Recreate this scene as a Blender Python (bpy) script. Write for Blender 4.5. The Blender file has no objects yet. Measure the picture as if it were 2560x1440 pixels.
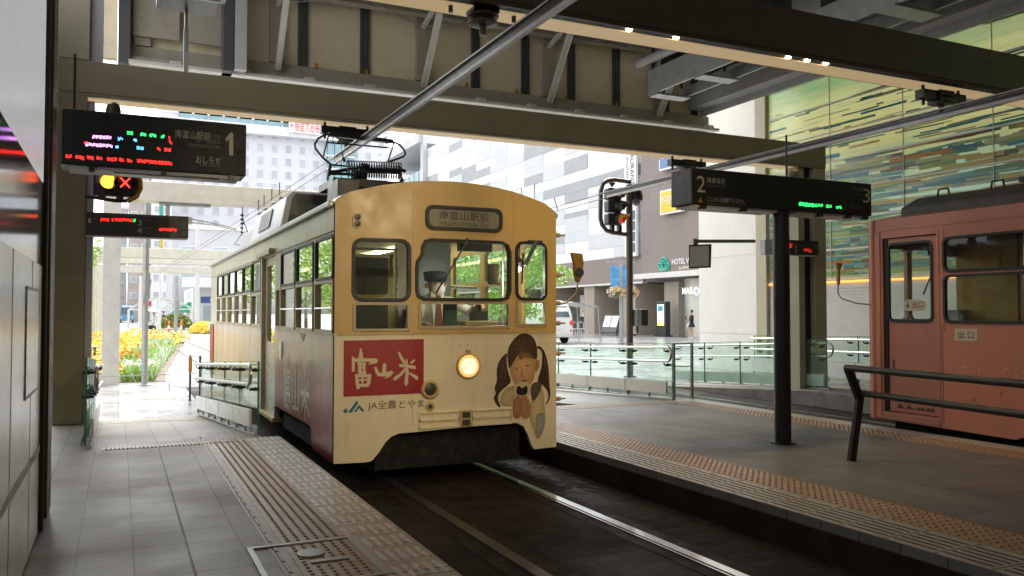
import bpy, math, random
from mathutils import Vector, Matrix
R = math.radians
rnd = random.Random(7)
S = bpy.context.scene
COL = S.collection

# ---------------------------------------------------------------- camera
cd = bpy.data.cameras.new('camera'); cam = bpy.data.objects.new('camera', cd); COL.objects.link(cam)
cd.sensor_width = 36; cd.lens = 29.28; cd.clip_start = .05; cd.clip_end = 3000
cam.location = (0, 0, 1.32); cam.rotation_euler = (R(91.73), 0, R(-25.25))
S.camera = cam
# ---------------------------------------------------------------- sky and sun (overcast, rain)
EL, AZ = R(52), R(25)
w = bpy.data.worlds.new('World'); S.world = w; w.use_nodes = True
nt = w.node_tree; nt.nodes.clear()
sk = nt.nodes.new('ShaderNodeTexSky'); sk.sky_type = 'NISHITA'; sk.sun_disc = False
sk.sun_elevation = EL; sk.sun_rotation = AZ; sk.air_density = 1.6; sk.dust_density = 4.5; sk.ozone_density = 1
hs = nt.nodes.new('ShaderNodeHueSaturation'); hs.inputs['Saturation'].default_value = .18
bg = nt.nodes.new('ShaderNodeBackground'); bg.inputs['Strength'].default_value = .15
wo = nt.nodes.new('ShaderNodeOutputWorld')
nt.links.new(sk.outputs[0], hs.inputs['Color']); nt.links.new(hs.outputs[0], bg.inputs[0]); nt.links.new(bg.outputs[0], wo.inputs[0])
sd = bpy.data.lights.new('sun', 'SUN'); sun = bpy.data.objects.new('sun', sd); COL.objects.link(sun)
sd.energy = .8; sd.angle = R(50); sd.color = (1, .97, .92)
sdir = Vector((math.sin(AZ)*math.cos(EL), math.cos(AZ)*math.cos(EL), math.sin(EL)))
sun.rotation_euler = (-sdir).to_track_quat('-Z', 'Y').to_euler()
# ---------------------------------------------------------------- exposure
S.view_settings.view_transform = 'Standard'; S.view_settings.look = 'None'
S.view_settings.gamma = 1; S.view_settings.use_curve_mapping = False
S.view_settings.exposure = 2.05
S.render.engine = 'CYCLES'
S.cycles.max_bounces = 9; S.cycles.diffuse_bounces = 5; S.cycles.glossy_bounces = 4; S.cycles.transparent_max_bounces = 24
S.cycles.transmission_bounces = 4; S.cycles.caustics_reflective = False; S.cycles.caustics_refractive = False
S.cycles.use_denoising = True; S.cycles.sample_clamp_indirect = 8

# ---------------------------------------------------------------- helpers
_F = 2082.; CY, SY = math.cos(R(25.25)), math.sin(R(25.25)); CP, SP = math.cos(R(1.73)), math.sin(R(1.73))
def at(px, py, X=None, Y=None, Z=None):
    "the point of a real plane X=, Y= or Z= that is seen at this spot of the 2560 px wide picture"
    xc, yc = (px-1280)/_F, (720-py)/_F
    zc, up = CP-yc*SP, SP+yc*CP
    d = Vector((xc*CY+zc*SY, -xc*SY+zc*CY, up)); o = Vector((0, 0, 1.32))
    k = X/d.x if X is not None else (Y/d.y if Y is not None else (Z-1.32)/d.z)
    return o+d*k

class B:
    "collects shapes for ONE mesh"
    def __init__(s): s.v, s.f, s.m, s.c, s.k, s.col = [], [], [], [], 0, None
    def add(s, vs, fs):
        o = len(s.v); s.v += [tuple(v) for v in vs]; s.f += [tuple(i+o for i in f) for f in fs]
        s.m += [s.k]*len(fs); s.c += [s.col]*len(fs); return s
    def box(s, x0, x1, y0, y1, z0, z1):
        return s.add([(x, y, z) for z in (z0, z1) for y in (y0, y1) for x in (x0, x1)],
                     [(0, 2, 3, 1), (4, 5, 7, 6), (0, 1, 5, 4), (2, 6, 7, 3), (0, 4, 6, 2), (1, 3, 7, 5)])
    def bar(s, p, q, w, h, up=(0, 0, 1)):
        p, q = Vector(p), Vector(q); d = (q-p).normalized(); a = d.cross(Vector(up))
        if a.length < 1e-4: a = d.cross(Vector((1, 0, 0)))
        a.normalize(); b = a.cross(d)
        vs = [e+a*(w/2*i)+b*(h/2*j) for e in (p, q) for j in (-1, 1) for i in (-1, 1)]
        return s.add(vs, [(0, 1, 3, 2), (4, 6, 7, 5), (0, 4, 5, 1), (2, 3, 7, 6), (0, 2, 6, 4), (1, 5, 7, 3)])
    def tube(s, pts, r, n=8, closed=False):
        pts = [Vector(p) for p in pts]; m = len(pts); rs = r if isinstance(r, (list, tuple)) else [r]*m
        a = None; vs = []
        for i, p in enumerate(pts):
            if closed: d = pts[(i+1) % m]-pts[i-1]
            else: d = pts[min(i+1, m-1)]-pts[max(i-1, 0)]
            d.normalize()
            if a is None:
                a = d.cross(Vector((0, 0, 1)))
                if a.length < .1: a = d.cross(Vector((1, 0, 0)))
            a = (a-d*a.dot(d)).normalized(); b = d.cross(a)
            for k in range(n):
                t = 2*math.pi*k/n; vs.append(p+(a*math.cos(t)+b*math.sin(t))*rs[i])
        fs = [(i*n+k, i*n+(k+1) % n, (i+1)*n+(k+1) % n, (i+1)*n+k) for i in range(m-1) for k in range(n)]
        if closed: fs += [((m-1)*n+k, (m-1)*n+(k+1) % n, (k+1) % n, k) for k in range(n)]
        else: fs += [tuple(range(n))[::-1], tuple((m-1)*n+k for k in range(n))]
        return s.add(vs, fs)
    def lathe(s, prof, c, ax=(0, 0, 1), n=20):
        "prof = [(radius, distance along ax)]"
        ax = Vector(ax).normalized(); a = ax.cross(Vector((0, 0, 1)))
        if a.length < .1: a = ax.cross(Vector((1, 0, 0)))
        a.normalize(); b = ax.cross(a); c = Vector(c); vs = []
        for r, z in prof:
            for k in range(n):
                t = 2*math.pi*k/n; vs.append(c+ax*z+(a*math.cos(t)+b*math.sin(t))*max(r, 1e-4))
        m = len(prof)
        fs = [(i*n+k, i*n+(k+1) % n, (i+1)*n+(k+1) % n, (i+1)*n+k) for i in range(m-1) for k in range(n)]
        fs += [tuple(range(n))[::-1], tuple((m-1)*n+k for k in range(n))]
        return s.add(vs, fs)
    def sph(s, c, r, n=14, m=8):
        r = (r, r, r) if isinstance(r, (int, float)) else r; vs = []
        for i in range(m+1):
            p = math.pi*i/m
            for k in range(n):
                t = 2*math.pi*k/n
                vs.append((c[0]+r[0]*math.sin(p)*math.cos(t), c[1]+r[1]*math.sin(p)*math.sin(t), c[2]+r[2]*math.cos(p)))
        return s.add(vs, [(i*n+k, (i+1)*n+k, (i+1)*n+(k+1) % n, i*n+(k+1) % n) for i in range(m) for k in range(n)])
    def poly(s, pts): return s.add(pts, [tuple(range(len(pts)))])
    def prism(s, pts, d):
        "polygon pts pushed along the vector d"
        n = len(pts); d = Vector(d); pts = [Vector(p) for p in pts]
        return s.add(pts+[p+d for p in pts], [tuple(range(n))[::-1], tuple(range(n, 2*n))]+[(i, (i+1) % n, n+(i+1) % n, n+i) for i in range(n)])
    def plate(s, outer, holes, th, mp):
        "flat plate with holes, drawn in (u, v); mp(u, v, w) puts it in the world"
        cu = bpy.data.curves.new('c', 'CURVE'); cu.dimensions = '2D'; cu.fill_mode = 'BOTH'; cu.extrude = th/2
        for L in [outer]+list(holes):
            sp = cu.splines.new('POLY'); sp.points.add(len(L)-1)
            for i, p in enumerate(L): sp.points[i].co = (p[0], p[1], 0, 1)
            sp.use_cyclic_u = True
        ob = bpy.data.objects.new('c', cu); me = bpy.data.meshes.new_from_object(ob)
        s.add([mp(*v.co) for v in me.vertices], [tuple(p.vertices) for p in me.polygons])
        bpy.data.objects.remove(ob); bpy.data.curves.remove(cu); bpy.data.meshes.remove(me); return s
    def build(s, name, mats, parent=None, smooth=35, bevel=0, seg=2):
        me = bpy.data.meshes.new(name); o = Vector((0, 0, 0)) if parent is None else wloc(parent)
        me.from_pydata([Vector(v)-o for v in s.v], [], s.f); me.validate()
        for m in (mats if isinstance(mats, (list, tuple)) else [mats]): me.materials.append(m)
        if len(me.polygons) == len(s.m):
            me.polygons.foreach_set('material_index', s.m)
            if any(c is not None for c in s.c):
                at_ = me.color_attributes.new('Col', 'FLOAT_COLOR', 'CORNER')
                for p, c in zip(me.polygons, s.c):
                    c = c or (.5, .5, .5)
                    for j, li in enumerate(p.loop_indices): at_.data[li].color = (*(c if not isinstance(c[0], tuple) else c[j]), 1)
        if smooth:
            me.shade_smooth(); me.set_sharp_from_angle(angle=R(smooth))
        ob = bpy.data.objects.new(name, me); COL.objects.link(ob)
        if parent is not None: ob.parent = parent
        if bevel:
            b = ob.modifiers.new('bevel', 'BEVEL'); b.width = bevel; b.segments = seg; b.limit_method = 'ANGLE'; b.angle_limit = R(40)
        return ob
def wloc(o):
    v = Vector((0, 0, 0))
    while o is not None: v += o.location; o = o.parent
    return v
def tag(o, label=None, cat=None, group=None, kind=None):
    if label: o['label'] = label
    if cat: o['category'] = cat
    if group: o['group'] = group
    if kind: o['kind'] = kind
    return o
def struct(name, b, m, smooth=0, kind='structure', label=None, cat=None):
    o = b.build(name, m, None, smooth); return tag(o, label or None, cat or name.replace('_', ' '), None, kind)
def thing(name, label, cat, loc, group=None):
    o = bpy.data.objects.new(name, None); COL.objects.link(o); o.location = loc; o.empty_display_size = .2
    return tag(o, label, cat, group)
KIDS = {}
def dup(root, loc, label, rz=None):
    "a copy of a thing with copies of its parts and sub-parts"
    def rec(o, par):
        c = o.copy(); COL.objects.link(c)
        if par is not None: c.parent = par
        for ch in list(o.children): rec(ch, c)
        return c
    r = rec(root, None); r.location = loc; r['label'] = label
    if rz is not None: r.rotation_euler = (0, 0, rz)
    return r
def rr(x0, x1, y0, y1, r, n=4):
    o = []
    for cx, cy, a in ((x1-r, y1-r, 0), (x0+r, y1-r, 90), (x0+r, y0+r, 180), (x1-r, y0+r, 270)):
        for k in range(n+1):
            t = R(a+90*k/n); o.append((cx+r*math.cos(t), cy+r*math.sin(t)))
    return o
def grow(L, d):
    "offset a closed outline by d"
    n = len(L); A = sum(L[i-1][0]*L[i][1]-L[i][0]*L[i-1][1] for i in range(n)); sg = 1 if A > 0 else -1; o = []
    for i in range(n):
        a, b, c = Vector(L[i-1]), Vector(L[i]), Vector(L[(i+1) % n])
        e = (b-a).normalized(); f = (c-b).normalized()
        n1 = Vector((e.y, -e.x))*sg; n2 = Vector((f.y, -f.x))*sg; m = n1+n2
        m = m/max(.4, m.dot(n1)); o.append(tuple(b+m*d))
    return o
def text(name, s, org, xd, yd, h, mat, parent, align='L', w=None, eps=.003, shear=0, bold=0, sp=1):
    "writing: org = its lower left (L), lower middle (C) or lower right (R) corner, h = its height"
    cu = bpy.data.curves.new('t', 'FONT'); cu.body = s; cu.shear = shear; cu.offset = bold; cu.resolution_u = 3; cu.space_character = sp
    ob = bpy.data.objects.new('t', cu); me = bpy.data.meshes.new_from_object(ob)
    vs = [v.co.copy() for v in me.vertices]; fs = [tuple(p.vertices) for p in me.polygons]
    bpy.data.objects.remove(ob); bpy.data.curves.remove(cu); bpy.data.meshes.remove(me)
    x0, x1 = min(v.x for v in vs), max(v.x for v in vs); y0, y1 = min(v.y for v in vs), max(v.y for v in vs)
    k = h/(y1-y0); kx = (w/(x1-x0)) if w else k; wd = (x1-x0)*kx
    ox = {'L': 0, 'C': -wd/2, 'R': -wd}[align]
    org, xd, yd = Vector(org), Vector(xd), Vector(yd); nn = xd.cross(yd)*eps
    b = B(); b.add([org+xd*(ox+(v.x-x0)*kx)+yd*((v.y-y0)*k)+nn for v in vs], fs)
    return b.build(name, mat, parent, 0)
XD, YD, ZD = Vector((1, 0, 0)), Vector((0, 1, 0)), Vector((0, 0, 1))
FX = lambda x: (lambda u, v, w: (x+w, u, v))       # plate in the plane X = x, u along Y
FY = lambda y: (lambda u, v, w: (u, y+w, v))       # plate in the plane Y = y, u along X
# ---------------------------------------------------------------- materials (all procedural)
def nd(t, _t, ins=None, **pr):
    n = t.nodes.new(_t)
    for k, v in pr.items(): setattr(n, k, v)
    for k, v in (ins or {}).items():
        if hasattr(v, 'is_output'): t.links.new(v, n.inputs[k])
        else: n.inputs[k].default_value = v
    return n
def mth(t, op, a, b=None, c=None):
    i = {0: a}
    if b is not None: i[1] = b
    if c is not None: i[2] = c
    return nd(t, 'ShaderNodeMath', i, operation=op).outputs[0]
def mix(t, f, a, b, bt='MIX'):
    n = nd(t, 'ShaderNodeMix', None, data_type='RGBA', blend_type=bt)
    for s, v in ((n.inputs[0], f), (n.inputs[6], a), (n.inputs[7], b)):
        if hasattr(v, 'is_output'): t.links.new(v, s)
        else: s.default_value = v if not isinstance(v, tuple) else (*v[:3], 1)
    return n.outputs[2]
def base(name):
    m = bpy.data.materials.new(name); m.use_nodes = True; t = m.node_tree
    return m, t, t.nodes['Principled BSDF']
def noise(t, vec, sc, det=4, rough=.6):
    return nd(t, 'ShaderNodeTexNoise', {'Vector': vec, 'Scale': sc, 'Detail': det, 'Roughness': rough}).outputs['Fac']
def ocoord(t): return nd(t, 'ShaderNodeTexCoord').outputs['Object']
def pcoord(t): return nd(t, 'ShaderNodeNewGeometry').outputs['Position']
def scl(t, v, s): return nd(t, 'ShaderNodeMapping', {'Vector': v, 'Scale': s}).outputs[0]
def ramp(t, f, stops):
    r = nd(t, 'ShaderNodeValToRGB', {0: f}); e = r.color_ramp.elements
    while len(e) < len(stops): e.new(.5)
    for x, (p, c) in zip(e, stops): x.position = p; x.color = (*c, 1) if isinstance(c, tuple) else (c, c, c, 1)
    return r.outputs[0]
def bump(t, h, st, dist=.01): return nd(t, 'ShaderNodeBump', {'Height': h, 'Strength': st, 'Distance': dist}).outputs[0]
def P(name, col, rough=.5, metal=0, var=.12, vs=6, bp=0, bs=40, dirt=0, dcol=(.08, .06, .04), emit=None, es=0, coat=0, world=False, stretch=None, spec=.5):
    m, t, p = base(name); c = pcoord(t) if world else ocoord(t)
    if stretch: c = scl(t, c, stretch)
    n = noise(t, c, vs)
    lo = tuple(x*(1-var) for x in col); hi = tuple(min(1, x*(1+var)) for x in col)
    k = ramp(t, n, [(.3, lo), (.7, hi)])
    if dirt:
        d = ramp(t, noise(t, c, vs*.7+1.3, 7, .7), [(.5, 0.), (.72, 1.)]); k = mix(t, mth(t, 'MULTIPLY', d, dirt), k, dcol)
    t.links.new(k, p.inputs['Base Color']); p.inputs['Metallic'].default_value = metal
    t.links.new(ramp(t, noise(t, c, vs*2.3), [(.3, max(0, rough*.8)), (.7, min(1, rough*1.2))]), p.inputs['Roughness'])
    p.inputs['Specular IOR Level'].default_value = spec
    if bp: t.links.new(bump(t, noise(t, c, bs, 6), bp), p.inputs['Normal'])
    if coat: p.inputs['Coat Weight'].default_value = coat; p.inputs['Coat Roughness'].default_value = .06
    if emit: p.inputs['Emission Color'].default_value = (*emit, 1); p.inputs['Emission Strength'].default_value = es
    return m
def GL(name, tint=(.9, .95, .93), refl=1., rough=.01, dirt=.04):
    m = bpy.data.materials.new(name); m.use_nodes = True; t = m.node_tree; t.nodes.clear()
    tr = nd(t, 'ShaderNodeBsdfTransparent', {0: (*tint, 1)}); gl = nd(t, 'ShaderNodeBsdfGlossy', {0: (.95, .97, .97, 1), 'Roughness': rough})
    df = nd(t, 'ShaderNodeBsdfDiffuse', {0: (.6, .62, .58, 1)})
    lw = nd(t, 'ShaderNodeLayerWeight', {'Blend': .5}).outputs['Facing']
    lw = mth(t, 'ADD', mth(t, 'MULTIPLY', mth(t, 'POWER', lw, 5.), .90), .04)
    f = mth(t, 'MINIMUM', mth(t, 'MULTIPLY', lw, refl), 1.)
    d = ramp(t, noise(t, ocoord(t), 3, 6), [(.35, dirt*.3), (.75, dirt*1.6)])
    a = nd(t, 'ShaderNodeMixShader', {0: d, 1: tr.outputs[0], 2: df.outputs[0]})
    b = nd(t, 'ShaderNodeMixShader', {0: f, 1: a.outputs[0], 2: gl.outputs[0]})
    t.links.new(b.outputs[0], nd(t, 'ShaderNodeOutputMaterial').inputs[0]); return m
def EM(name, col, st):
    m, t, p = base(name); p.inputs['Base Color'].default_value = (*(c*.3 for c in col), 1)
    n = noise(t, ocoord(t), 40, 2); t.links.new(mth(t, 'MULTIPLY', ramp(t, n, [(.3, .75), (.7, 1.)]), st), p.inputs['Emission Strength'])
    p.inputs['Emission Color'].default_value = (*col, 1); return m
def ATT(name, rough=.5, mult=1., coat=0, trans=0, var=.1, vs=20):
    "colour from the faces' own colours"
    m, t, p = base(name); a = nd(t, 'ShaderNodeAttribute', attribute_name='Col').outputs[0]
    n = ramp(t, noise(t, ocoord(t), vs), [(.3, mult*(1-var)), (.7, mult*(1+var))])
    t.links.new(mix(t, 1., a, n, 'MULTIPLY'), p.inputs['Base Color']); p.inputs['Roughness'].default_value = rough
    if coat: p.inputs['Coat Weight'].default_value = coat
    return m
def TILE(name, col, sx, sy, jx, jy, ox, oy, joint, rough=.45, var=.1, bp=.25, wet=0, stag=0, spec=.35):
    m, t, p = base(name); g = pcoord(t); x = nd(t, 'ShaderNodeSeparateXYZ', {0: g})
    u = mth(t, 'DIVIDE', mth(t, 'SUBTRACT', x.outputs[0], ox), sx); v = mth(t, 'DIVIDE', mth(t, 'SUBTRACT', x.outputs[1], oy), sy)
    if stag: v = mth(t, 'ADD', v, mth(t, 'MULTIPLY', mth(t, 'MODULO', mth(t, 'FLOOR', u), 2.), stag))
    mk = mth(t, 'MAXIMUM', mth(t, 'LESS_THAN', mth(t, 'FRACT', u), jx/sx), mth(t, 'LESS_THAN', mth(t, 'FRACT', v), jy/sy))
    cv = nd(t, 'ShaderNodeCombineXYZ', {0: mth(t, 'FLOOR', u), 1: mth(t, 'FLOOR', v)})
    wn = nd(t, 'ShaderNodeTexWhiteNoise', {0: cv.outputs[0]}).outputs['Value']
    n1 = noise(t, g, 1.3, 5); n2 = noise(t, g, 22, 6, .75)
    f = mth(t, 'ADD', mth(t, 'ADD', mth(t, 'MULTIPLY', wn, .45), mth(t, 'MULTIPLY', n1, .8)), mth(t, 'MULTIPLY', n2, .45))
    k = ramp(t, f, [(.4, tuple(c*(1-var*1.5) for c in col)), (1.1 if False else .95, tuple(c*(1+var*1.3) for c in col))])
    k = mix(t, mth(t, 'MULTIPLY', ramp(t, noise(t, g, 3.1, 7, .75), [(.56, 0.), (.7, .35)]), 1.), k, tuple(c*.55 for c in col))
    t.links.new(mix(t, mk, k, joint), p.inputs['Base Color'])
    r = ramp(t, noise(t, g, .9, 5), [(.35, rough*(1-.55*wet)), (.65, rough*1.15)])
    t.links.new(r, p.inputs['Roughness'])
    h = mth(t, 'ADD', mth(t, 'MULTIPLY', mk, -1.), mth(t, 'MULTIPLY', n2, .35))
    p.inputs['Specular IOR Level'].default_value = spec
    t.links.new(bump(t, h, bp, .006), p.inputs['Normal']); return m

M = {}
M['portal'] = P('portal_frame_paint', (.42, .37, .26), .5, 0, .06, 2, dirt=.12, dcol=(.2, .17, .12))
M['beam'] = P('beam_shaded_olive', (.30, .25, .15), .5, 0, .07, 2, dirt=.15, dcol=(.06, .05, .03))  # beige frame colour darkened to carry the shade of a backlit beam
M['beamdark'] = P('beam_shaded_brown', (.07, .055, .035), .5, 0, .07, 2, dirt=.15, dcol=(.04, .03, .02))  # deeper shade of the near beam, put into its colour
M['olive'] = P('post_paint', (.10, .08, .055), .45, .2, .1, 3, dirt=.2)
M['dark'] = P('dark_paint', (.022, .021, .022), .38, .1, .2, 8)
M['black'] = P('black_rubber', (.012, .012, .012), .55, 0, .2, 12)
M['void'] = P('underframe_black', (.005, .005, .005), .9, 0, .3, 6)
M['steel'] = P('brushed_steel', (.55, .55, .54), .3, .9, .08, 10)
M['alu'] = P('aluminium_rail', (.34, .33, .32), .48, .75, .1, 6, dirt=.15)
M['galv'] = P('galvanised_steel', (.40, .42, .42), .45, .6, .15, 5, dirt=.15)
M['pipe'] = P('grey_pipe', (.34, .34, .33), .5, 0, .08, 4)
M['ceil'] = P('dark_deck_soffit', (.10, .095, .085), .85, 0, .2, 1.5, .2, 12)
M['girder'] = P('girder_cream', (.80, .70, .50), .6, 0, .06, 1.2, dirt=.16, dcol=(.25, .19, .10))
M['girdergrey'] = P('girder_grey', (.40, .36, .285), .55, 0, .1, 2, dirt=.2)
M['flange'] = P('flange_white', (.62, .60, .55), .5, 0, .08, 3, dirt=.2)
M['stripe'] = P('dark_grey_stripe', (.075, .08, .085), .6, 0, .15, 4)
M['pier'] = P('pier_panels', (.70, .68, .63), .5, 0, .05, 1.5, dirt=.05, dcol=(.5, .47, .4))
M['fascia'] = P('fascia_concrete', (.34, .34, .335), .75, 0, .08, 2, .1, 20)
M['concrete'] = P('concrete', (.22, .20, .175), .85, 0, .25, 3, .3, 25, dirt=.4)
M['white'] = P('white_panel', (.72, .71, .69), .3, 0, .04, 2)
M['offwhite'] = P('off_white', (.62, .60, .56), .4, 0, .06, 3)
M['grey'] = P('grey_paint', (.30, .31, .32), .45, 0, .08, 4)
M['lgrey'] = P('light_grey_paint', (.5, .5, .5), .45, 0, .06, 4)
M['glass'] = GL('window_glass', (.90, .94, .91), .55, .01, .015)
M['gglass'] = GL('green_glass', (.86, .95, .91), .6, .01, .05)
M['gedge'] = P('glass_edge', (.05, .22, .17), .2, 0, .1, 5)
M['yellow'] = P('signal_yellow', (.5, .24, .02), .4, 0, .1, 8)
M['lens_red'] = EM('red_lamp', (1, .03, .02), 1.6)
M['lens_amber'] = EM('amber_lamp', (1, .42, .03), 1.3)
M['led_red'] = EM('red_leds', (1, .02, .015), 1.1)
M['led_green'] = EM('green_leds', (.03, 1, .15), .9)
M['led_blue'] = EM('blue_leds', (.12, .4, 1), .9)
M['led_mauve'] = EM('mauve_leds', (.8, .3, .9), .9)
M['signtext'] = P('sign_lettering', (.55, .50, .39), .5, 0, .1, 30)
M['signdim'] = P('sign_small_lettering', (.20, .185, .15), .5, 0, .2, 60)
M['lamp'] = EM('warm_lamp', (1, .75, .42), 14)
M['cove'] = EM('cove_strip', (1, .72, .38), .10)  # downlight bounced onto the cream strip, given as a weak glow
M['brown_t'] = P('tactile_brown', (.37, .27, .175), .4, 0, .16, 9, .15, 60, dirt=.25, world=True)
M['edge_t'] = P('edge_paving', (.40, .355, .285), .38, 0, .14, 7, .15, 50, dirt=.2, world=True)
M['bars'] = P('edge_metal_bars', (.62, .62, .62), .3, .7, .1, 9)
M['groove'] = P('groove_dark', (.035, .03, .025), .6, 0, .2, 9)
M['leaf'] = ATT('leaves', .55)
M['petal'] = ATT('flowers', .6)
M['print'] = ATT('printed_film', .35, var=.05)
M['bark'] = P('bark', (.12, .09, .065), .9, 0, .3, 9, .4, 30)
M['skin'] = P('skin', (.55, .33, .22), .5, 0, .05, 20)
M['hair'] = P('hair', (.02, .016, .014), .5, 0, .2, 40)
M['shirt'] = P('white_shirt', (.70, .69, .66), .8, 0, .05, 12)
M['navy'] = P('navy_cloth', (.02, .025, .05), .8, 0, .15, 20)
M['blackcloth'] = P('black_cloth', (.02, .02, .022), .85, 0, .2, 20)
M['railhead'] = P('polished_rail', (.6, .58, .55), .14, 1., .03, 2)
M['tdot'] = P('tactile_dot_brown', (.20, .115, .065), .4, 0, .25, 15, world=True)
M['isl_t'] = P('tactile_ochre', (.36, .22, .115), .4, 0, .16, 9, .15, 60, dirt=.25, world=True)
M['mirror_y'] = P('mirror_housing_ochre', (.30, .17, .035), .45, 0, .12, 8)
M['dullrail'] = P('dull_rail', (.10, .085, .07), .4, .7, .15, 4)
M['doorp'] = P('tram_door_cream', (.56, .50, .38), .3, 0, .07, 4, dirt=.3, dcol=(.25, .18, .1))
# ---------------------------------------------------------------- ground, tracks, platforms
M['floorL'] = TILE('platform_tiles', (.22, .198, .17), .2805, .30, .009, .008, -.1965, .06, (.05, .044, .036), .52, .13, .3, .4)
M['floorR'] = TILE('island_tiles', (.135, .13, .12), .40, .30, .011, .011, .05, .1, (.07, .062, .05), .52, .12, .3, .4, .5)
M['ground'] = TILE('wet_paving', (.25, .25, .25), .6, .6, .02, .02, 0, 0, (.16, .16, .16), .32, .12, .15, .9)
M['stone'] = TILE('wet_setts', (.22, .22, .23), .3, .5, .012, .02, 0, 0, (.12, .12, .12), .26, .18, .25, .9)
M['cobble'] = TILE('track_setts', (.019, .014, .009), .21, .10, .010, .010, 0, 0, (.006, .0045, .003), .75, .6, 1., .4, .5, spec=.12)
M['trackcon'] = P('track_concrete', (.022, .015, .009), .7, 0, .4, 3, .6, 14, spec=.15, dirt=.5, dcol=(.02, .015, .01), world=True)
M['road'] = P('wet_asphalt', (.20, .20, .205), .22, 0, .15, 2, .15, 60, world=True)
M['paint'] = P('road_marking', (.7, .7, .7), .4, 0, .1, 5)
struct('ground', B().add([(-900, -900, -.262), (900, -900, -.262), (900, 1200, -.262), (-900, 1200, -.262)], [(0, 1, 2, 3)]), M['ground'])
b = B()
for x0, x1 in ((1.3, 4.2), (7.9, 10.62)): b.box(x0, x1, -45, 19, -.3, -.25)
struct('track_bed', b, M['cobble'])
b = B()
for c in (2.82, 9.27):
    for s in (-1, 1):
        b.box(c+s*.5335-.16, c+s*.5335+.16, -45, 19, -.27, -.246)
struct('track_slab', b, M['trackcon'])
struct('tramway_paving', B().box(1.2, 5.2, 19, 60, -.3, -.256), M['stone'])
struct('road', B().box(-60, 90, 46, 58, -.3, -.25), M['road'])
struct('street', B().box(-13, -3, 58, 260, -.3, -.2502), M['road'])
b = B()
for x in range(-20, 60, 6): b.box(x, x+3, 51.9, 52.1, -.2475, -.2455)
struct('road_markings', b, M['paint'])
for c, y1, n in ((2.82, 60, 'left'), (9.27, 30, 'right')):
    for s in (-1, 1):
        x = c+s*.5335; b = B()
        b.box(x-.036, x+.036, -45, y1, -.29, -.231); b.box(x-s*.052-.008, x-s*.052+.008, -45, y1, -.29, -.236)
        struct('rail', b, M['railhead'] if c > 5 or s > 0 else M['dullrail'])

def dots(b, x0, x1, y0, y1, nx, pitch, r=.013, h=.006, z=.004, zf=None):
    n = int((y1-y0)/pitch)
    for j in range(n):
        for i in range(nx):
            x = x0+(i+.5)*(x1-x0)/nx; y = y0+(j+.5)*pitch; zz = z if zf is None else zf(y)
            vs = [(x+q*math.cos(k*math.pi/4), y+q*math.sin(k*math.pi/4), e) for q, e in ((r, zz), (r*.62, zz+h)) for k in range(8)]
            b.add(vs, [(k, (k+1) % 8, 8+(k+1) % 8, 8+k) for k in range(8)]+[tuple(range(8, 16))])
    return b
def slab(x0, x1, y0, y1, yr, zr, x0r=None, x1r=None):
    "a platform with a ramp at its far end"
    x0r = x0 if x0r is None else x0r; x1r = x1 if x1r is None else x1r
    b = B(); b.box(x0, x1, y0, y1, -.3, 0)
    b.add([(x0r, y1, 0), (x1r, y1, 0), (x1r, yr, zr), (x0r, yr, zr), (x0r, y1, -.3), (x1r, y1, -.3), (x1r, yr, -.3), (x0r, yr, -.3)],
          [(0, 1, 2, 3), (0, 3, 7, 4), (1, 5, 6, 2), (3, 2, 6, 7)])
    return b
struct('platform', slab(-1.2, 1.576, -45, 9.2, 13.6, -.25, -.45, 1.40), M['floorL'])
struct('platform_corner', B().box(-1.3, -.335, 9.203, 12.2, -.3, -.003), M['floorL'])
struct('island_platform', slab(4.07, 8.05, -45, 10.5, 15.6, -.25, 6.0, 8.05), M['floorR'])
struct('far_platform', slab(10.6, 15.5, -45, 10.7, 15.0, -.25), M['concrete'])
# edge concrete faces
b = B(); b.box(1.578, 1.60, -45, 9.2, -.3, -.06); b.box(4.045, 4.068, -45, 10.5, -.3, -.06)
struct('platform_edge', b, M['trackcon'])
# tactile paving, left platform
struct('tactile_dots', dots(B(), .872, 1.205, 3.0, 9.1, 6, .0562), M['tdot'])
b = B(); b.box(.86, 1.212, -3, 9.14, -.05, .004); b.box(-.14, 1.15, 8.93, 9.135, -.05, .0042)
struct('tactile_strip', b, M['brown_t'])
M['brown_d'] = P('tactile_ribs', (.17, .085, .045), .4, 0, .15, 9, world=True)
b = B()
for k in range(34): b.box(-.1+k*.028*1.3, -.1+k*.0364+.018, 8.95, 9.2, -.01, .012)
struct('tactile_ribs', b, M['brown_d'])
b = B(); b.box(.815, .858, -3, 9.14, -.05, .0035); b.box(.775, .787, -3, 9.14, -.05, .003)
struct('tactile_border', b, M['brown_d'])
b = B()
for k in range(60): b.box(.80, .812, -3+k*.21, -3+k*.21+.17, -.02, .005)
struct('border_bricks', b, M['brown_t'])
b = B(); b.box(1.214, 1.575, -3, 9.16, -.05, .003)
struct('edge_paving', b, M['edge_t'])
b = B()
for j in range(22):
    y = 2.86+j*.29
    for i in range(6):
        x = 1.235+i*.057
        b.box(x, x+.009, y, y+.21, 0, .0065); b.box(x+.014, x+.023, y, y+.21, 0, .0065)
struct('edge_bars', b, M['bars'])
b = B(); b.box(.361, .373, -3, 9.1, -.05, .002); b.box(.85, 1.575, 4.1, 4.106, 0, .0052)
for j in range(40): b.box(1.214, 1.575, -3+j*.305, -3+j*.305+.004, -.01, .0042)
struct('drain_slit', b, M['groove'])
zr = lambda y: -.25*(y-9.2)/4.4
b = B()
for k in range(40): x = -.25+k*.036; b.add([(x, 12.7, zr(12.7)+.006), (x+.018, 12.7, zr(12.7)+.006), (x+.018, 12.95, zr(12.95)+.006), (x, 12.95, zr(12.95)+.006)], [(0, 1, 2, 3)])
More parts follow.
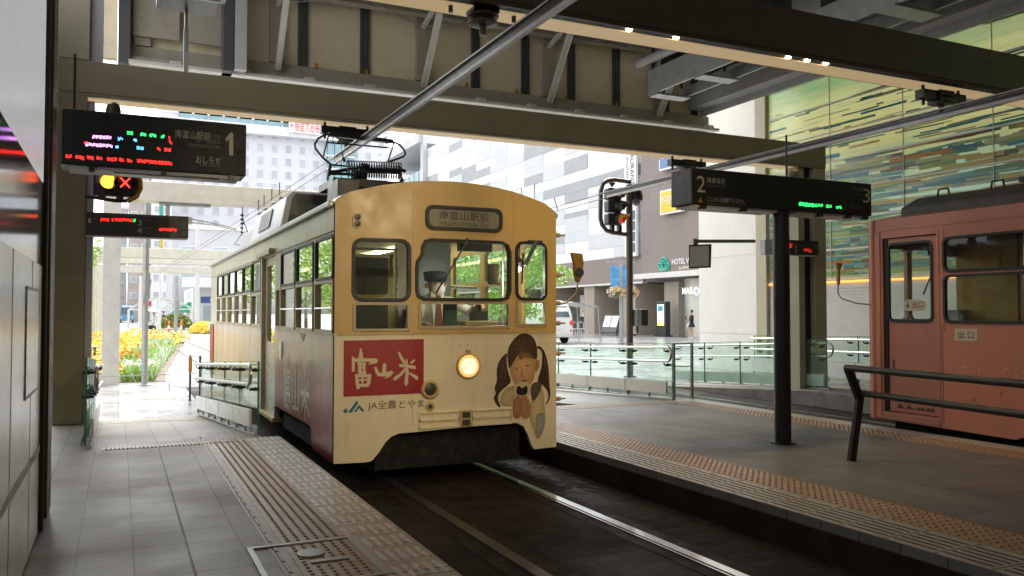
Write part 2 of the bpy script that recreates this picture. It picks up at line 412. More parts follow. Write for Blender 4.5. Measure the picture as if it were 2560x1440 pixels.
for k in range(14): x = .2+k*.036; b.add([(x, 13.0, zr(13.)+.006), (x+.018, 13.0, zr(13.)+.006), (x+.018, 13.5, zr(13.5)+.006), (x, 13.5, zr(13.5)+.006)], [(0, 1, 2, 3)])
for k in range(20): x = .1+k*.045; b.box(x, x+.02, 16.6, 17.3, -.262, -.252)
struct('tactile_ribs', b, M['brown_t'])
m, tt, p = base('puddle_water'); p.inputs['Base Color'].default_value = (.01, .009, .008, 1); p.inputs['Roughness'].default_value = .04
tt.links.new(bump(tt, noise(tt, pcoord(tt), 22, 5, .7), 1., .03), p.inputs['Normal']); M['puddle'] = m
r0 = random.Random(2); b = B()
for j in range(46):
    cx, cy, s = 3.74+r0.uniform(-.2, .2), r0.uniform(6.4, 8.0), r0.uniform(.015, .05)
    b.poly([(cx+s*(.8+.5*r0.random())*math.cos(k*.785), cy+2.2*s*(.8+.5*r0.random())*math.sin(k*.785), -.2458+j*1e-5) for k in range(8)])
struct('puddle', b, M['puddle'])
# island platform strips
b = dots(B(), 4.48, 4.85, .5, 10.4, 6, .066, .014); dots(b, 7.41, 7.75, 3.6, 10.2, 5, .068, .015); dots(b, 4.95, 7.4, 10.08, 10.38, 38, .068, .014, z=.0045)
struct('tactile_dots', b, M['tdot'])
b = B(); b.box(4.47, 4.86, -3, 10.4, -.05, .004); b.box(7.40, 7.76, -3, 10.4, -.05, .004); b.box(4.90, 7.398, 10.05, 10.4, -.05, .0045)
struct('tactile_strip', b, M['isl_t'])
b = B(); b.box(4.865, 4.90, -3, 10.0, -.05, .0035); struct('tactile_border', b, M['brown_d'])
b = B(); b.box(4.072, 4.466, -3, 10.45, -.05, .003); b.box(7.77, 8.045, -3, 10.45, -.05, .003)
struct('edge_paving', b, M['edge_t'])
b = B()
for j in range(30):
    y = .2+j*.335
    for i in range(5): b.box(4.12+i*.064, 4.12+i*.064+.022, y, y+.285, -.01, .0042)
    b.box(4.072, 4.466, y+.305, y+.311, -.01, .0046)
struct('edge_grooves', b, M['groove'])
# inspection cover let into the left platform
t = thing('inspection_cover', 'square tiled inspection cover in a metal frame, set across the brown tactile strip', 'manhole cover', (.95, 4.55, 0))
b = B()
x0, x1, y0, y1 = .66, 1.27, 4.1, 4.88
for a in ((x0, x1, y0, y0+.03), (x0, x1, y1-.03, y1), (x0, x0+.03, y0+.03, y1-.03), (x1-.05, x1, y0+.03, y1-.03)): b.box(*a, -.01, .0105)
b.build('frame', M['galv'], t)
b = B(); b.lathe([(.075, 0), (.075, .008), (.05, .010), (.05, .0102)], (.965, 4.62, .006)); b.build('lifting_ring', M['galv'], t)
b = B(); b.box(.93, 1.13, 4.44, 4.475, .004, .013); b.build('name_plate', M['galv'], t)

def glass_railing(label, x0, y0, z0, x1, y1, z1, side, n, h=.9, kick=(.09, .28), rail_h=(.80, .58), uend=True, group='glass railings along the ramps', kickside=None, posts=True):
    "glass balustrade; side = which way the handrails stand off"
    A, E = Vector((x0, y0, z0)), Vector((x1, y1, z1)); d = (E-A); L = d.length; u = d/L
    nrm = Vector((u.y, -u.x, 0)).normalized()*side
    t = thing('glass_railing', label, 'railing', A, group)
    for i in range(n):
        p, q = A+d*(i/n)+u*.006, A+d*((i+1)/n)-u*.006
        b = B(); b.prism([p+ZD*.03, q+ZD*.03, q+ZD*h, p+ZD*h], nrm*.014); b.build('glass_panel', M['gglass'], t, 0)
        b = B()
        for e in (p, q): b.bar(e+ZD*.03+nrm*.007, e+ZD*h+nrm*.007, .004, .02, nrm)
        b.bar(p+ZD*(h+.003)+nrm*.007, q+ZD*(h+.003)+nrm*.007, .018, .006)
        b.build('glass_edge', M['gedge'], t, 0)
    k0, k1 = kick; ks = nrm*(kickside or 1)
    b = B()
    for i in range(n):
        p, q = A+d*(i/n)+u*.02, A+d*((i+1)/n)-u*.012
        if i == 0: p = p+u*.12
        b.prism([p+ZD*k0+ks*.05, q+ZD*k0+ks*.05, q+ZD*k1+ks*.05, p+ZD*k1+ks*.05], ks*.03)
    b.build('kick_panel', M['white'], t, 0)
    b = B()
    for i in range(n*2+1):
        p = A+d*(i/(n*2)); b.bar(p+ks*.04+ZD*.0, p+ks*.04+ZD*k0, .03, .03)
    b.bar(A+ks*.04+ZD*.012, E+ks*.04+ZD*.012, .05, .02)
    b.build('base_bracket', M['galv'], t, 0)
    off = nrm*.10; zz = rail_h
    b = B(); pts = [E+off+ZD*zz[0], A+off+ZD*zz[0]]
    if uend:
        r = (zz[0]-zz[1])/2
        pts = [E+off+ZD*zz[0], A+u*r*.6+off+ZD*zz[0]]
        for k in range(1, 8): 
            a = R(90+180*k/8); pts.append(A+u*r*.6+off+ZD*((zz[0]+zz[1])/2)+u*(r*math.cos(a))+ZD*(r*math.sin(a)))
        pts += [A+u*r*.6+off+ZD*zz[1], E+off+ZD*zz[1]]
        b.tube(pts, .019, 10)
    else:
        for z in zz: b.tube([A+off+ZD*z, E+off+ZD*z], .019, 10)
    b.build('handrail', M['steel'], t)
    for i in range(n):
        for f in (.12, .86):
            for z in zz:
                b = B(); p = A+d*((i+f)/n)+ZD*(z-.06)
                b.lathe([(.017, -.03), (.017, .075), (.008, .08)], p, nrm, 10); b.bar(p+off*.95, p+off*.95+ZD*.055, .012, .012, nrm)
                b.lathe([(.024, .014), (.024, .03)], p, nrm, 10)
                b.build('bracket', M['dark'], t)
    return t
glass_railing('glass ramp railing with double steel handrail and white kick panel beside the cream tram', 1.39, 9.4, -.01, 1.17, 13.8, -.24, -1, 4, .80, rail_h=(.77, .56))
glass_railing('glass ramp railing seen end-on at the foot of the left pillar', -.29, 9.15, 0, -.31, 13.6, -.24, 1, 4, .88, rail_h=(.80, .56))
glass_railing('glass railing on the island ramp, its handrail ending in a round bend', 7.66, 10.42, 0, 8.0, 16.0, -.2, -1, 4, .86, rail_h=(.80, .59))
glass_railing('long green glass railing on the concrete kerb beyond the pink tram track', 11.1, 10.75, 0, 11.25, 15.4, -.22, 1, 4, .86, rail_h=(.80, .57), kick=(.05, .25))
glass_railing('pale glass railing farthest right, between the kerb railing and the shutter', 12.7, 8.6, 0, 12.9, 14.6, -.1, -1, 4, .92, uend=False, rail_h=(.86, .62), kick=(.12, .42))
# end barriers
def barrier(label, p, q, h, rails):
    t = thing('end_barrier', label, 'barrier', p, 'slim end barriers'); p, q = Vector(p), Vector(q)
    for e in (p, q): b = B(); b.bar(e, e+ZD*h, .035, .035); b.build('post', M['galv'] if h > .85 else M['olive'], t, 0)
    for z in rails: b = B(); b.bar(p+ZD*z, q+ZD*z, .014, .014); b.build('crossbar', M['galv'], t, 0)
    return t
barrier('slim two-post steel barrier closing the end of the island platform', (7.72, 10.55, 0), (8.03, 10.5, 0), .86, (.85, .5))
t = barrier('slim two-post barrier with a yellow plate beside the ramp left of the cream tram', (1.16, 15.9, -.25), (1.3, 15.6, -.25), .82, (.80, .5))
b = B(); b.box(1.13, 1.19, 15.88, 15.885, .28, .52); b.build('plate', M['yellow'], t, 0)
b = B(); struct_pts = [(-1.4, 18.6, -.26), (-.9, 18.5, .06), (.95, 18.5, .06), (.95, 18.5, -.26)]
b.tube(struct_pts, .012, 6); b.tube([(-.5, 18.5, .06), (-.62, 18.5, -.26)], .012, 6)
tag(b.build('low_rail', M['galv']), 'low thin steel rail in front of the flower bed', 'rail')
# ---------------------------------------------------------------- the viaduct overhead, portal frames, walls
def frame(label, Y, x0, x1, z0, z1, depth, mat, cols, slot=True, group='portal frames over the tracks'):
    t = thing('portal_frame', label, 'portal frame', ((x0+x1)/2, Y, -.26), group)
    b = B(); b.box(x0, x1, Y, Y+depth, z0+.002, z1)
    if slot: b.box(x0, x1, Y, Y+.05, z0-.03, z0+.002)
    b.build('beam', mat, t, 0, .012)
    if slot:
        b = B(); b.box(x0+.05, x1-.35, Y+.052, Y+.17, z0-.006, z0); b.build('lamp_slot', M['black'], t, 0)
        b = B(); b.box(x0+.2, x1-.5, Y+.18, Y+depth-.06, z0-.012, z0); b.build('cove_strip', M['cove'], t, 0)
    for c in cols:
        b = B(); b.box(c[0], c[1], Y+c[2], Y+c[3], -.3 if Y > 12 else (0 if c[0] < 8 else -.05), z0-.001); b.build('column', mat, t, 0, .012)
    return t
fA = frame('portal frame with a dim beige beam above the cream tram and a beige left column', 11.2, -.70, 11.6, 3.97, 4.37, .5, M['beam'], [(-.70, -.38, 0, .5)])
for a, m_, n_ in (((11.0, 11.14, 11.28, 11.6), M['portal'], 'column'), ((11.14, 11.32, 11.33, 11.55), M['black'], 'column_core'), ((11.32, 11.6, 11.22, 11.6), M['portal'], 'column')):
    b = B(); b.box(*a, -.05, 3.965); b.build(n_, m_, fA, 0, .008)
b = B(); b.box(-.70, -.36, 11.2, 11.7, 4.372, 8.69); b.build('upper_column', M['portal'], fA, 0, .01)
b = B(); b.box(-.355, -.22, 11.3, 11.6, 4.372, 8.69); b.build('upper_trim', M['lgrey'], fA, 0)
b = B(); b.box(-.375, -.30, 11.3, 11.6, 0, 3.9); b.build('column_trim', M['lgrey'], fA, 0)
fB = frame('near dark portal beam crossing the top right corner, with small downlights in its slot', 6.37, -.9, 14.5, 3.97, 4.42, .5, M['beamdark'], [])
for px, py in ((1632, 42), (1751, 65), (2035, 119), (2082, 128), (2128, 137)):
    p = at(px, py, Z=3.955); p.y = 6.37+.11
    b = B(); b.lathe([(.03, 0), (.03, .012)], (p.x, p.y, 3.950), n=12); b.build('downlight_or_fill', M['lamp'], fB)
    ld = bpy.data.lights.new('downlight_or_fill', 'SPOT'); ld.energy = 9; ld.color = (1, .72, .4); ld.spot_size = R(95); ld.spot_blend = .6; ld.shadow_soft_size = .04
    lo = bpy.data.objects.new('downlight_or_fill_beam', ld); COL.objects.link(lo); lo.location = (p.x, p.y, 3.93)
b = B(); b.box(-.80, -.40, 5.80, 6.36, 0, 5.2); b.box(-.41, -.385, 5.86, 6.2, .06, 5.2)
tag(b.build('steel_column', M['olive'], None, 0, .01), 'dark brown steel column at the end of the white wall, left edge', 'column')
b = B(); b.box(-1.3, -1.2, 6.4, 11.2, 0, 5.2)  # unseen wall, added to stop light leaking onto the platform
tag(b.build('light_stop_side_wall', M['portal'], None, 0), 'unseen plain beige wall behind the left columns, added to keep light out', 'wall')
for i, (Y, x1, lb) in enumerate(((20.4, 7.5, 'white portal frame standing outdoors just beyond the viaduct, with a thick near column'), (41.5, 12, 'white portal frame outdoors, nearest of the far three'),
                          (46.5, 12, 'white portal frame outdoors, middle one of the far three'), (57, 12, 'white portal frame outdoors, farthest of all'))):
    frame(lb, Y, -.34 if i == 0 else -1.3, x1, 3.85, 4.30, .5, M['flange'], [(-.34, .02, 0, .4)] if i == 0 else [(-1.3, -.95, 0, .4), (x1-.35, x1, 0, .4)], False)

# viaduct
v = thing('railway_viaduct', 'railway viaduct over the tram stop, cream girder with dark stripes and grey braces', 'viaduct', (6, 8, 8.7))
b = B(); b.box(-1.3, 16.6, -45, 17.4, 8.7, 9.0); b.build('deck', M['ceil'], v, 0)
b = B(); b.box(.1, 13.6, 17.1, 17.3, 6.25, 8.69); b.build('girder_web', M['girder'], v, 0)
b = B(); b.box(.1, 13.6, 16.82, 17.1, 6.02, 6.08); b.box(.1, 13.6, 17.02, 17.098, 6.081, 6.34)
b.build('girder_flange', M['girdergrey'], v, 0)
b = B(); b.box(.1, 13.6, 16.6, 16.81, 5.90, 5.96); b.box(.1, 13.6, 17.1, 17.4, 5.88, 6.015)
for k in range(11): b.box(.8+k*1.25, 1.0+k*1.25, 16.7, 16.82, 5.961, 6.05)
b.build('cable_ledge', M['flange'], v, 0)
for x in (2.02, 3.33, 4.62, 7.15, 8.39, 9.6, 10.85, 12.3, 13.2):
    b = B()
    for dx in (-.075, 0, .075): b.box(x+dx-.026, x+dx+.026, 17.05, 17.099, 6.35, 8.2)
    b.build('stripe', M['stripe'], v, 0)
for x in (-.27+.6, 2.8, 5.87, 8.94, 12.0):
    b = B(); b.box(x-.14, x+.14, 16.97, 17.098, 6.345, 8.69); b.build('rib', M['girdergrey'], v, 0)
    if x < 2: continue
    b = B(); p, q, r = Vector((x, 16.95, 6.2)), Vector((x+.02, 15.75, 7.85)), Vector((x, 16.95, 7.5))
    b.bar(p, q, .09, .09); b.bar(q, r, .08, .08); b.bar(p+Vector((.055, 0, 0)), q+Vector((.055, 0, 0)), .012, .16); b.build('brace', M['flange'], v, 0)
for y, z in ((15.7, 7.9), (16.7, 7.65), (13.2, 8.3), (10.5, 8.3), (7.5, 8.3), (4.5, 8.3)):
    b = B(); b.box(.1, 13.2, y-.1, y+.1, z, z+.02); b.box(.1, 13.2, y-.015, y+.015, z+.021, z+.36); b.box(.1, 13.2, y-.1, y+.1, z+.361, z+.38); b.build('cross_beam', M['girdergrey'], v, 0)
for x in (1.5, 4.4, 7.4, 10.4, 13.2):
    b = B(); b.box(x-.12, x+.12, -20, 16.5, 8.4, 8.69); b.build('longitudinal_beam', M['girdergrey'], v, 0)
for x0 in (2.8, 5.87, 8.94):
    b = B(); b.tube([(x0, 16.9, 7.5), (x0+3, 15.75, 7.95)], .014, 6); b.tube([(x0+3, 16.9, 7.5), (x0, 15.75, 7.95)], .014, 6); b.build('tie_rod', M['galv'], v)
for k in range(7):
    b = B(); p = at(790+k*125, 168+k*16, Y=17.04); b.box(p.x-.03, p.x+.03, 16.99, 17.018, 6.33, 6.43); b.build('valve_tag', M['yellow'], v, 0)
# grey/left panels of the girder
for x0, x1 in ((.12, 1.0), (1.06, 1.9)):
    b = B(); b.box(x0+.05, x1-.03, 16.9, 16.95, 6.5, 8.69); b.build('recess_panel', M['girdergrey'], v, 0)
b = B(); b.box(-.08, .12, 16.7, 17.2, 5.9, 8.69); b.build('end_post', M['stripe'], v, 0); b = B(); b.box(1.72, 1.9, 16.4, 16.85, 5.9, 8.69); b.build('end_post', M['stripe'], v, 0)
b = B(); b.box(1.92, 2.14, 16.4, 16.85, 5.95, 8.69); b.build('end_post', M['lgrey'], v, 0)
b = B(); b.box(-.6, -.1, 19, 19.2, 6.6, 14); b.build('side_panel', M['girdergrey'], v, 0)
# fascia and pier
b = B(); b.box(12.9, 13.3, -45, 17.0, 6.45, 7.05); b.box(13.3, 13.34, -45, 17.0, 6.3, 6.45)
b.build('fascia_beam', M['fascia'], v, 0)
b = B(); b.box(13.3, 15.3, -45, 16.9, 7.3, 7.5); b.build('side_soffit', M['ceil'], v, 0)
M['pierm'] = TILE('pier_cladding', (.70, .68, .63), 50, .9, .0, .0, 0, 0, (.4, .4, .4), .5, .03, .02)
b = B(); b.box(15.35, 16.6, 17.12, 19.7, -.3, .75); b.box(15.345, 16.6, 17.12, 19.7, .756, 2.9); b.box(15.35, 16.6, 17.12, 19.7, 2.906, 9.2)
for k in range(9): b.box(15.348, 15.36, 17.12, 19.7, 3.5+k*.62, 3.506+k*.62)
tag(b.build('white_pier', M['pier'], None, 0), 'broad white panelled pier beside the coloured glass mural', 'pier')
b = B(); b.box(15.18, 15.6, 16.72, 17.1, -.3, 7.2)
tag(b.build('mural_column', M['portal'], None, 0), 'narrow beige column between the white pier and the mural', 'column')
# hanging tray, pipe and lamp housing
t = thing('cable_trough', 'grey metal trough hung under the viaduct right of the girder', 'cable trough', (11, 13.5, 6.1))
b = B(); b.bar((10.65, 11.8, 6.45), (10.65, 15.4, 6.45), .05, .55); b.bar((11.5, 11.8, 6.3), (11.5, 15.4, 6.3), .05, .22)
for y in (12.0, 13.6, 15.2): b.box(10.63, 11.52, y-.16, y+.16, 6.13, 6.17)
b.build('trough', M['galv'], t, 0)
b = B()
for y in (12.2, 13.8, 15.3): b.bar((10.68, y, 6.7), (10.68, y, 8.4), .07, .07); b.bar((11.45, y, 6.4), (11.45, y, 8.4), .05, .05)
b.build('hanger', M['stripe'], t, 0)
b = B(); b.box(10.9, 11.4, 11.8, 15.3, 6.6, 7.6); b.build('duct', M['dark'], t, 0)
b = B(); b.tube([at(1596, 160, Y=15.6), at(1745, 95, Y=13.4), at(1830, 55, Y=12.4)], .10, 12); tag(b.build('drain_pipe', M['pipe']), 'light grey drain pipe under the viaduct next to the trough', 'pipe')
t = thing('cable_trough', 'dark trough hung high behind the near beam, top right', 'cable trough', (11.5, 8, 6.3))
b = B(); b.bar((11.2, 5.5, 6.5), (11.2, 11.0, 6.5), .06, .45); b.bar((12.2, 5.5, 6.5), (12.2, 11, 6.5), .06, .3)
for y in (6.5, 8, 9.5): b.box(11.15, 12.25, y-.2, y+.2, 6.25, 6.3)
b.build('trough', M['galv'], t, 0); b = B(); b.box(11.3, 12.1, 5.5, 11, 6.6, 7.6); b.build('duct', M['dark'], t, 0)
t = thing('lamp_housing', 'dark box in a light metal frame hung at the top left', 'housing', (.75, 11.4, 5.4))
b = B(); b.box(.40, 1.15, 11.0, 12.2, 5.46, 5.95); b.build('box', M['dark'], t, 0)
b = B()
for a in ((.34, 1.2, 10.92, 10.98, 5.36, 5.42), (.34, 1.2, 11.3, 11.36, 5.36, 5.42), (.34, .40, 10.981, 11.3, 5.362, 5.42), (1.14, 1.2, 10.981, 11.3, 5.362, 5.42),
          (.36, .42, 10.94, 11.0, 5.421, 6.6), (1.14, 1.2, 10.94, 11, 5.421, 6.6)): b.box(*a)
b.bar((1.25, 11, 5.5), (1.4, 11, 6.6), .05, .05)
b.build('frame', M['lgrey'], t, 0)
b = B(); b.bar((.78, 12.1, 5.2), (.78, 12.1, 4.6), .06, .06); b.bar((.78, 12.1, 4.9), (.78, 12.1, 5.46), .09, .04); b.build('stem', M['galv'], t, 0)

# left wall by the camera
t = thing('platform_wall', 'white glossy panelled wall at the left edge with a mirror-like glass band', 'wall', (-.5, 1, 0))
M['gloss'] = P('glossy_panel', (.86, .84, .81), .2, 0, .03, 1.5, spec=.6)
M['mirrorband'] = P('pale_glass_band', (.30, .31, .33), .10, 0, .05, 2, spec=.8)
M['upperp'] = P('upper_panel_glow', (.74, .73, .71), .35, 0, .03, 1.2, emit=(.95, .95, 1), es=.085)  # weak glow added to lighten the upper wall, no lamp behind it
b = B(); b.box(-.62, -.42, -45, 5.70, .02, 1.60); b.build('lower_panel', M['gloss'], t, 0)
b = B(); b.box(-.62, -.424, -45, 5.70, 1.604, 2.10); b.build('glass_band', M['mirrorband'], t, 0)
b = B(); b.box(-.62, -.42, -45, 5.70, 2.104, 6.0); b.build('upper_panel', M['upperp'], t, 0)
b = B(); b.box(-.64, -.43, 5.702, 5.78, 0, 6.0); b.build('end_trim', M['dark'], t, 0)
b = B(); b.box(-.419, -.4155, -14, 5.7, .50, .54); b.build('skirting_line', M['lgrey'], t, 0)
b = B(); b.box(-.419, -.416, 4.80, 5.50, .90, 1.44); b.build('access_hatch', M['gloss'], t, 0)
b = B()
for a in ((4.785, 4.80, .885, 1.455), (5.50, 5.515, .885, 1.455), (4.801, 5.499, .885, .90), (4.801, 5.499, 1.44, 1.455)): b.box(-.4195, -.4145, *a)
b.build('hatch_frame', M['lgrey'], t, 0)
b = B()
for y in (3.3, 4.2, 5.1): b.box(-.4195, -.4178, y, y+.004, .02, 1.6)
b.build('panel_joint', M['offwhite'], t, 0)

tag(B().box(-1.3, 16.6, -45.3, -45.0, -.3, 9).build('daylight_stop_wall', M['pier'], None, 0), 'unseen plain wall added far behind the camera to shut out daylight', 'wall')  # unseen, added to keep daylight off surfaces that face the camera
v2 = B().box(-1.3, -1.25, -45, 1.0, 6.0, 8.69).build('light_stop_panel', M['girdergrey'], v, 0)  # unseen light stop, cut short so daylight reaches the girder
for Y_, lb in ((1.5, 'unseen beige portal frame overhead behind the camera, with added fill spots aimed at the tram'), (-3.4, 'second unseen beige portal frame behind the camera, with added fill spots aimed at the tram')):
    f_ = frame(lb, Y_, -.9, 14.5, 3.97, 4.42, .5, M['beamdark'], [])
    for x in (2.0, 2.8, 3.6):
        b = B(); b.lathe([(.03, 0), (.03, .012)], (x, Y_+.11, 3.950), n=12); b.build('downlight_or_fill', M['lamp'], f_)
        ld = bpy.data.lights.new('downlight_or_fill', 'SPOT'); ld.energy = 140 if Y_ < 0 else 22; ld.color = (1, .78, .48); ld.spot_size = R(26 if Y_ < 0 else 50); ld.spot_blend = .7; ld.shadow_soft_size = .05  # added fill spots, tilted forward to brighten the tram front
        lo = bpy.data.objects.new('downlight_or_fill_beam', ld); COL.objects.link(lo); lo.location = (x, Y_+.11, 3.93); lo.rotation_euler = (R(76 if Y_ < 0 else 66), 0, 0)
# mural wall on the right
mw = thing('mural_wall', 'tall wall of streaked green and yellow glass panels above a pale shutter', 'mural', (15.4, 8, 0))
X = 15.3
M['muralbase'] = None
m, tt, p = base('mural_glass'); g = pcoord(tt); sx = nd(tt, 'ShaderNodeSeparateXYZ', {0: g})
zz = mth(tt, 'ADD', sx.outputs[2], mth(tt, 'MULTIPLY', noise(tt, scl(tt, g, (1, .22, 1.2)), 1.2, 4), 2.2))
zz = mth(tt, 'DIVIDE', mth(tt, 'SUBTRACT', zz, 3.0), 6.)
k = ramp(tt, zz, [(0, (.30, .19, .05)), (.10, (.08, .19, .10)), (.26, (.22, .33, .24)), (.40, (.17, .30, .20)), (.50, (.30, .33, .15)), (.60, (.46, .44, .18)), (.74, (.44, .48, .22)), (.88, (.20, .36, .16)), (1, (.10, .24, .14))])
n2 = noise(tt, scl(tt, g, (1, .5, 7)), 2.2, 6, .7)
k = mix(tt, ramp(tt, n2, [(.42, 0.), (.72, .55)]), k, (.45, .34, .12)); k = mix(tt, ramp(tt, noise(tt, scl(tt, g, (1, .4, 9)), 3.1, 5), [(.5, 0.), (.75, .6)]), k, (.07, .21, .19))
tt.links.new(k, p.inputs['Base Color']); p.inputs['Roughness'].default_value = .22
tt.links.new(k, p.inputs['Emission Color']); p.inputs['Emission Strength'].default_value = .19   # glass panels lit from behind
M['mural'] = m
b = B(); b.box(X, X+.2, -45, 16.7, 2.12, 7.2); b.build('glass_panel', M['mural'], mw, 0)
b = B(); r2 = random.Random(3)
for i in range(2200):
    y = r2.uniform(3, 16.4); z = 2.2+4.8*r2.random()**1.7; L = r2.uniform(.2, 1.7)*(1.2 if z < 4.6 else .8); h = r2.uniform(.014, .06)*(1 if z > 5 else 1.7)
    L = min(L, 16.66-y)
    if z > 4.9 and r2.random() < .55: continue
    if z > 6.3 and r2.random() < .8: continue
    pal = [(.05, .17, .20), (.06, .26, .30), (.12, .13, .08), (.16, .28, .05), (.40, .32, .09), (.38, .17, .03), (.10, .22, .14), (.28, .38, .16), (.10, .30, .28), (.45, .43, .24), (.30, .36, .14), (.16, .08, .05), (.22, .30, .26)]
    if z > 4.9: pal = [(.06, .26, .26), (.10, .28, .30), (.40, .17, .03), (.10, .16, .18), (.52, .44, .18), (.05, .2, .28), (.25, .36, .14), (.14, .27, .22), (.3, .3, .16)]
    b.col = r2.choice(pal); dz = r2.uniform(-.03, .03)*L
    b.add([(X-.0022-i*1e-6, y, z), (X-.0022-i*1e-6, y, z+h), (X-.0022-i*1e-6, y+L, z+h+dz), (X-.0022-i*1e-6, y+L, z+dz)], [(0, 1, 2, 3)])
o = b.build('glass_streak', ATT('mural_streaks', .25), mw, 0); o['kind'] = 'stuff'
b = B()
for k in range(8): b.box(X-.03, X, -45, 16.7, 2.10+k*.70, 2.138+k*.70)
for k in range(30): b.box(X-.022, X, 16.68-k*2.05, 16.695-k*2.05, 2.12, 7.2)
b.build('panel_joint', M['flange'], mw, 0)
M['amber'] = EM('amber_light_line', (1, .42, .08), .5)
b = B(); b.box(X-.05, X-.031, -45, 16.7, 2.03, 2.085); b.build('light_line', M['amber'], mw, 0)
b = B()
for k in range(30): b.box(X-.02, X+.1, -45, 16.7, -.26+k*.0745, -.26+k*.0745+.066)
b.box(X, X+.12, -45, 16.7, -.26, 2.03)
b.build('shutter', M['offwhite'], mw, 0)
b = B(); b.box(X-.3, X+.02, -45, 16.9, 7.2, 7.28); b.build('top_trim', M['fascia'], mw, 0)

# conductor rails and their hangers
def insulator(label, x, Y, zb, zt):
    t = thing('rail_hanger', label, 'insulator', (x, Y, zt), 'hangers of the conductor rails')
    b = B(); b.box(x-.36, x+.36, Y-.06, Y+.06, zt-.15, zt-.05); 
    for s in (-.3, .3): b.tube([(x+s, Y, zt-.22), (x+s, Y, zt+.02)], .02, 6)
    b.box(x-.12, x+.12, Y-.09, Y+.09, zt-.19, zt-.04); b.build('clamp', M['dark'], t, 0)
    b = B(); b.lathe([(.05, 0), (.13, .02), (.13, .04), (.07, .06), (.14, .08), (.14, .10), (.06, .12)], (x, Y, zb+.06), n=16); b.lathe([(.03, -.08), (.03, .06)], (x, Y, zb+.06)); b.build('insulator', M['olive'], t)
    return t
for lb, x, z, y0, y1, yy in (('aluminium conductor rail running over the cream tram', 2.84, 3.50, -6, 12.1, 11.45), ('aluminium conductor rail running over the pink tram', 8.68, 3.60, -6, 14.0, 11.45)):
    t = thing('conductor_rail', lb, 'conductor rail', (x, 8, z), 'overhead conductor rails')
    b = B(); b.box(x-.036, x+.036, y0, y1, z+.10, z+.115); b.box(x-.006, x+.006, y0, y1, z+.03, z+.10); b.box(x-.02, x+.02, y0, y1, z, z+.03)
    b.add([(x-.036, y1, z+.115), (x+.036, y1, z+.115), (x-.036, y1, z+.10), (x+.036, y1, z+.10), (x, y1+.5, z+.12)], [(0, 1, 4), (2, 4, 3), (0, 4, 2), (1, 3, 4)])
    b.build('profile', M['alu'], t, 0)
    b = B(); b.box(x-.034, x-.018, y0, y1, z+.0975, z+.0995); b.box(x-.0075, x-.0062, y0, y1, z+.045, z+.085); b.build('groove', M['dark'], t, 0)
    b = B()
    for k in range(34): y = y0+1+k*.5; b.lathe([(.008, 0), (.008, .004)], (x+.03, y, z+.1), (0, 0, -1), 6)
    b.build('bolt', M['dark'], t, 0)
for lb, x, Y in (('black hanger under the beam directly above the tram pantograph', 2.84, 11.45), ('black hanger under the beam behind the platform 2 and 3 sign', 8.68, 11.45),
                 ('black hanger under the near beam at the top centre', 2.84, 6.62), ('black hanger under the near dark beam at the right', 8.68, 6.62)):
    insulator(lb, x, Y, 3.76 if (x < 5 and Y < 8) else (3.62 if x < 5 else 3.70), 4.12 if (x < 5 and Y < 8) else 3.95)
b = B()
for dz in (0, .12): b.tube([(2.84, 12.0, 3.5+dz), (2.7, 20.6, 3.50+dz), (2.2, 41, 3.5+dz), (1.8, 57, 3.5+dz)], .007, 5)
for y in (16.2, 17.1, 18.1, 18.9):
    b.tube([(2.78, y, 3.5), (2.78, y+.25, 3.62), (2.78, y+.25, 3.85)], .011, 5)
    b.box(2.74, 2.82, y-.1, y+.1, 3.49, 3.52)
tag(b.build('overhead_wire', M['dark']), 'pair of thin overhead wires running from the conductor rail out over the cream tram', 'wires')
b = B()
for dz in (0, .1): b.tube([(8.68, 14, 3.6+dz), (8.9, 20.6, 3.55+dz), (7, 41, 3.5+dz)], .008, 5)
for y in (16.2, 18.5, 19.6): b.tube([(8.76, y, 3.6), (8.78, y+.2, 3.9)], .012, 5)
tag(b.build('overhead_wire', M['dark']), 'thin overhead wires crossing in front of the chequered facade', 'wires')
t = thing('wire_bracket', 'grey pulley bracket hanging under the first white outdoor beam', 'bracket', (.9, 20.6, 3.85))
b = B(); b.box(.8, 1.9, 20.5, 20.7, 3.79, 3.849); b.bar((.98, 20.6, 3.79), (.98, 20.6, 3.5), .09, .09); b.bar((.98, 20.6, 3.5), (1.35, 20.6, 3.46), .1, .1); b.box(1.3, 1.5, 20.5, 20.7, 3.38, 3.54)
b.tube([(1.5, 20.6, 3.5), (2.0, 20.6, 3.42), (2.5, 20.6, 3.32)], .015, 6); b.tube([(1.5, 20.6, 3.42), (2.0, 20.6, 3.38), (2.5, 20.6, 3.28)], .015, 6)
b.build('arm', M['galv'], t, 0)
b = B()
for i in range(5): b.lathe([(.02, 0), (.055, .03), (.02, .06)], (2.62, 20.6, 3.22+i*.1), n=10)
b.tube([(2.62, 20.6, 3.85), (2.62, 20.6, 2.9)], .012, 6); b.tube([(2.62, 20.6, 3.6), (2.8, 20.6, 3.1)], .012, 6); b.tube([(2.62, 20.6, 3.2), (2.45, 20.6, 2.95), (2.75, 20.6, 2.9)], .012, 6)
b.build('insulator', M['dark'], t)
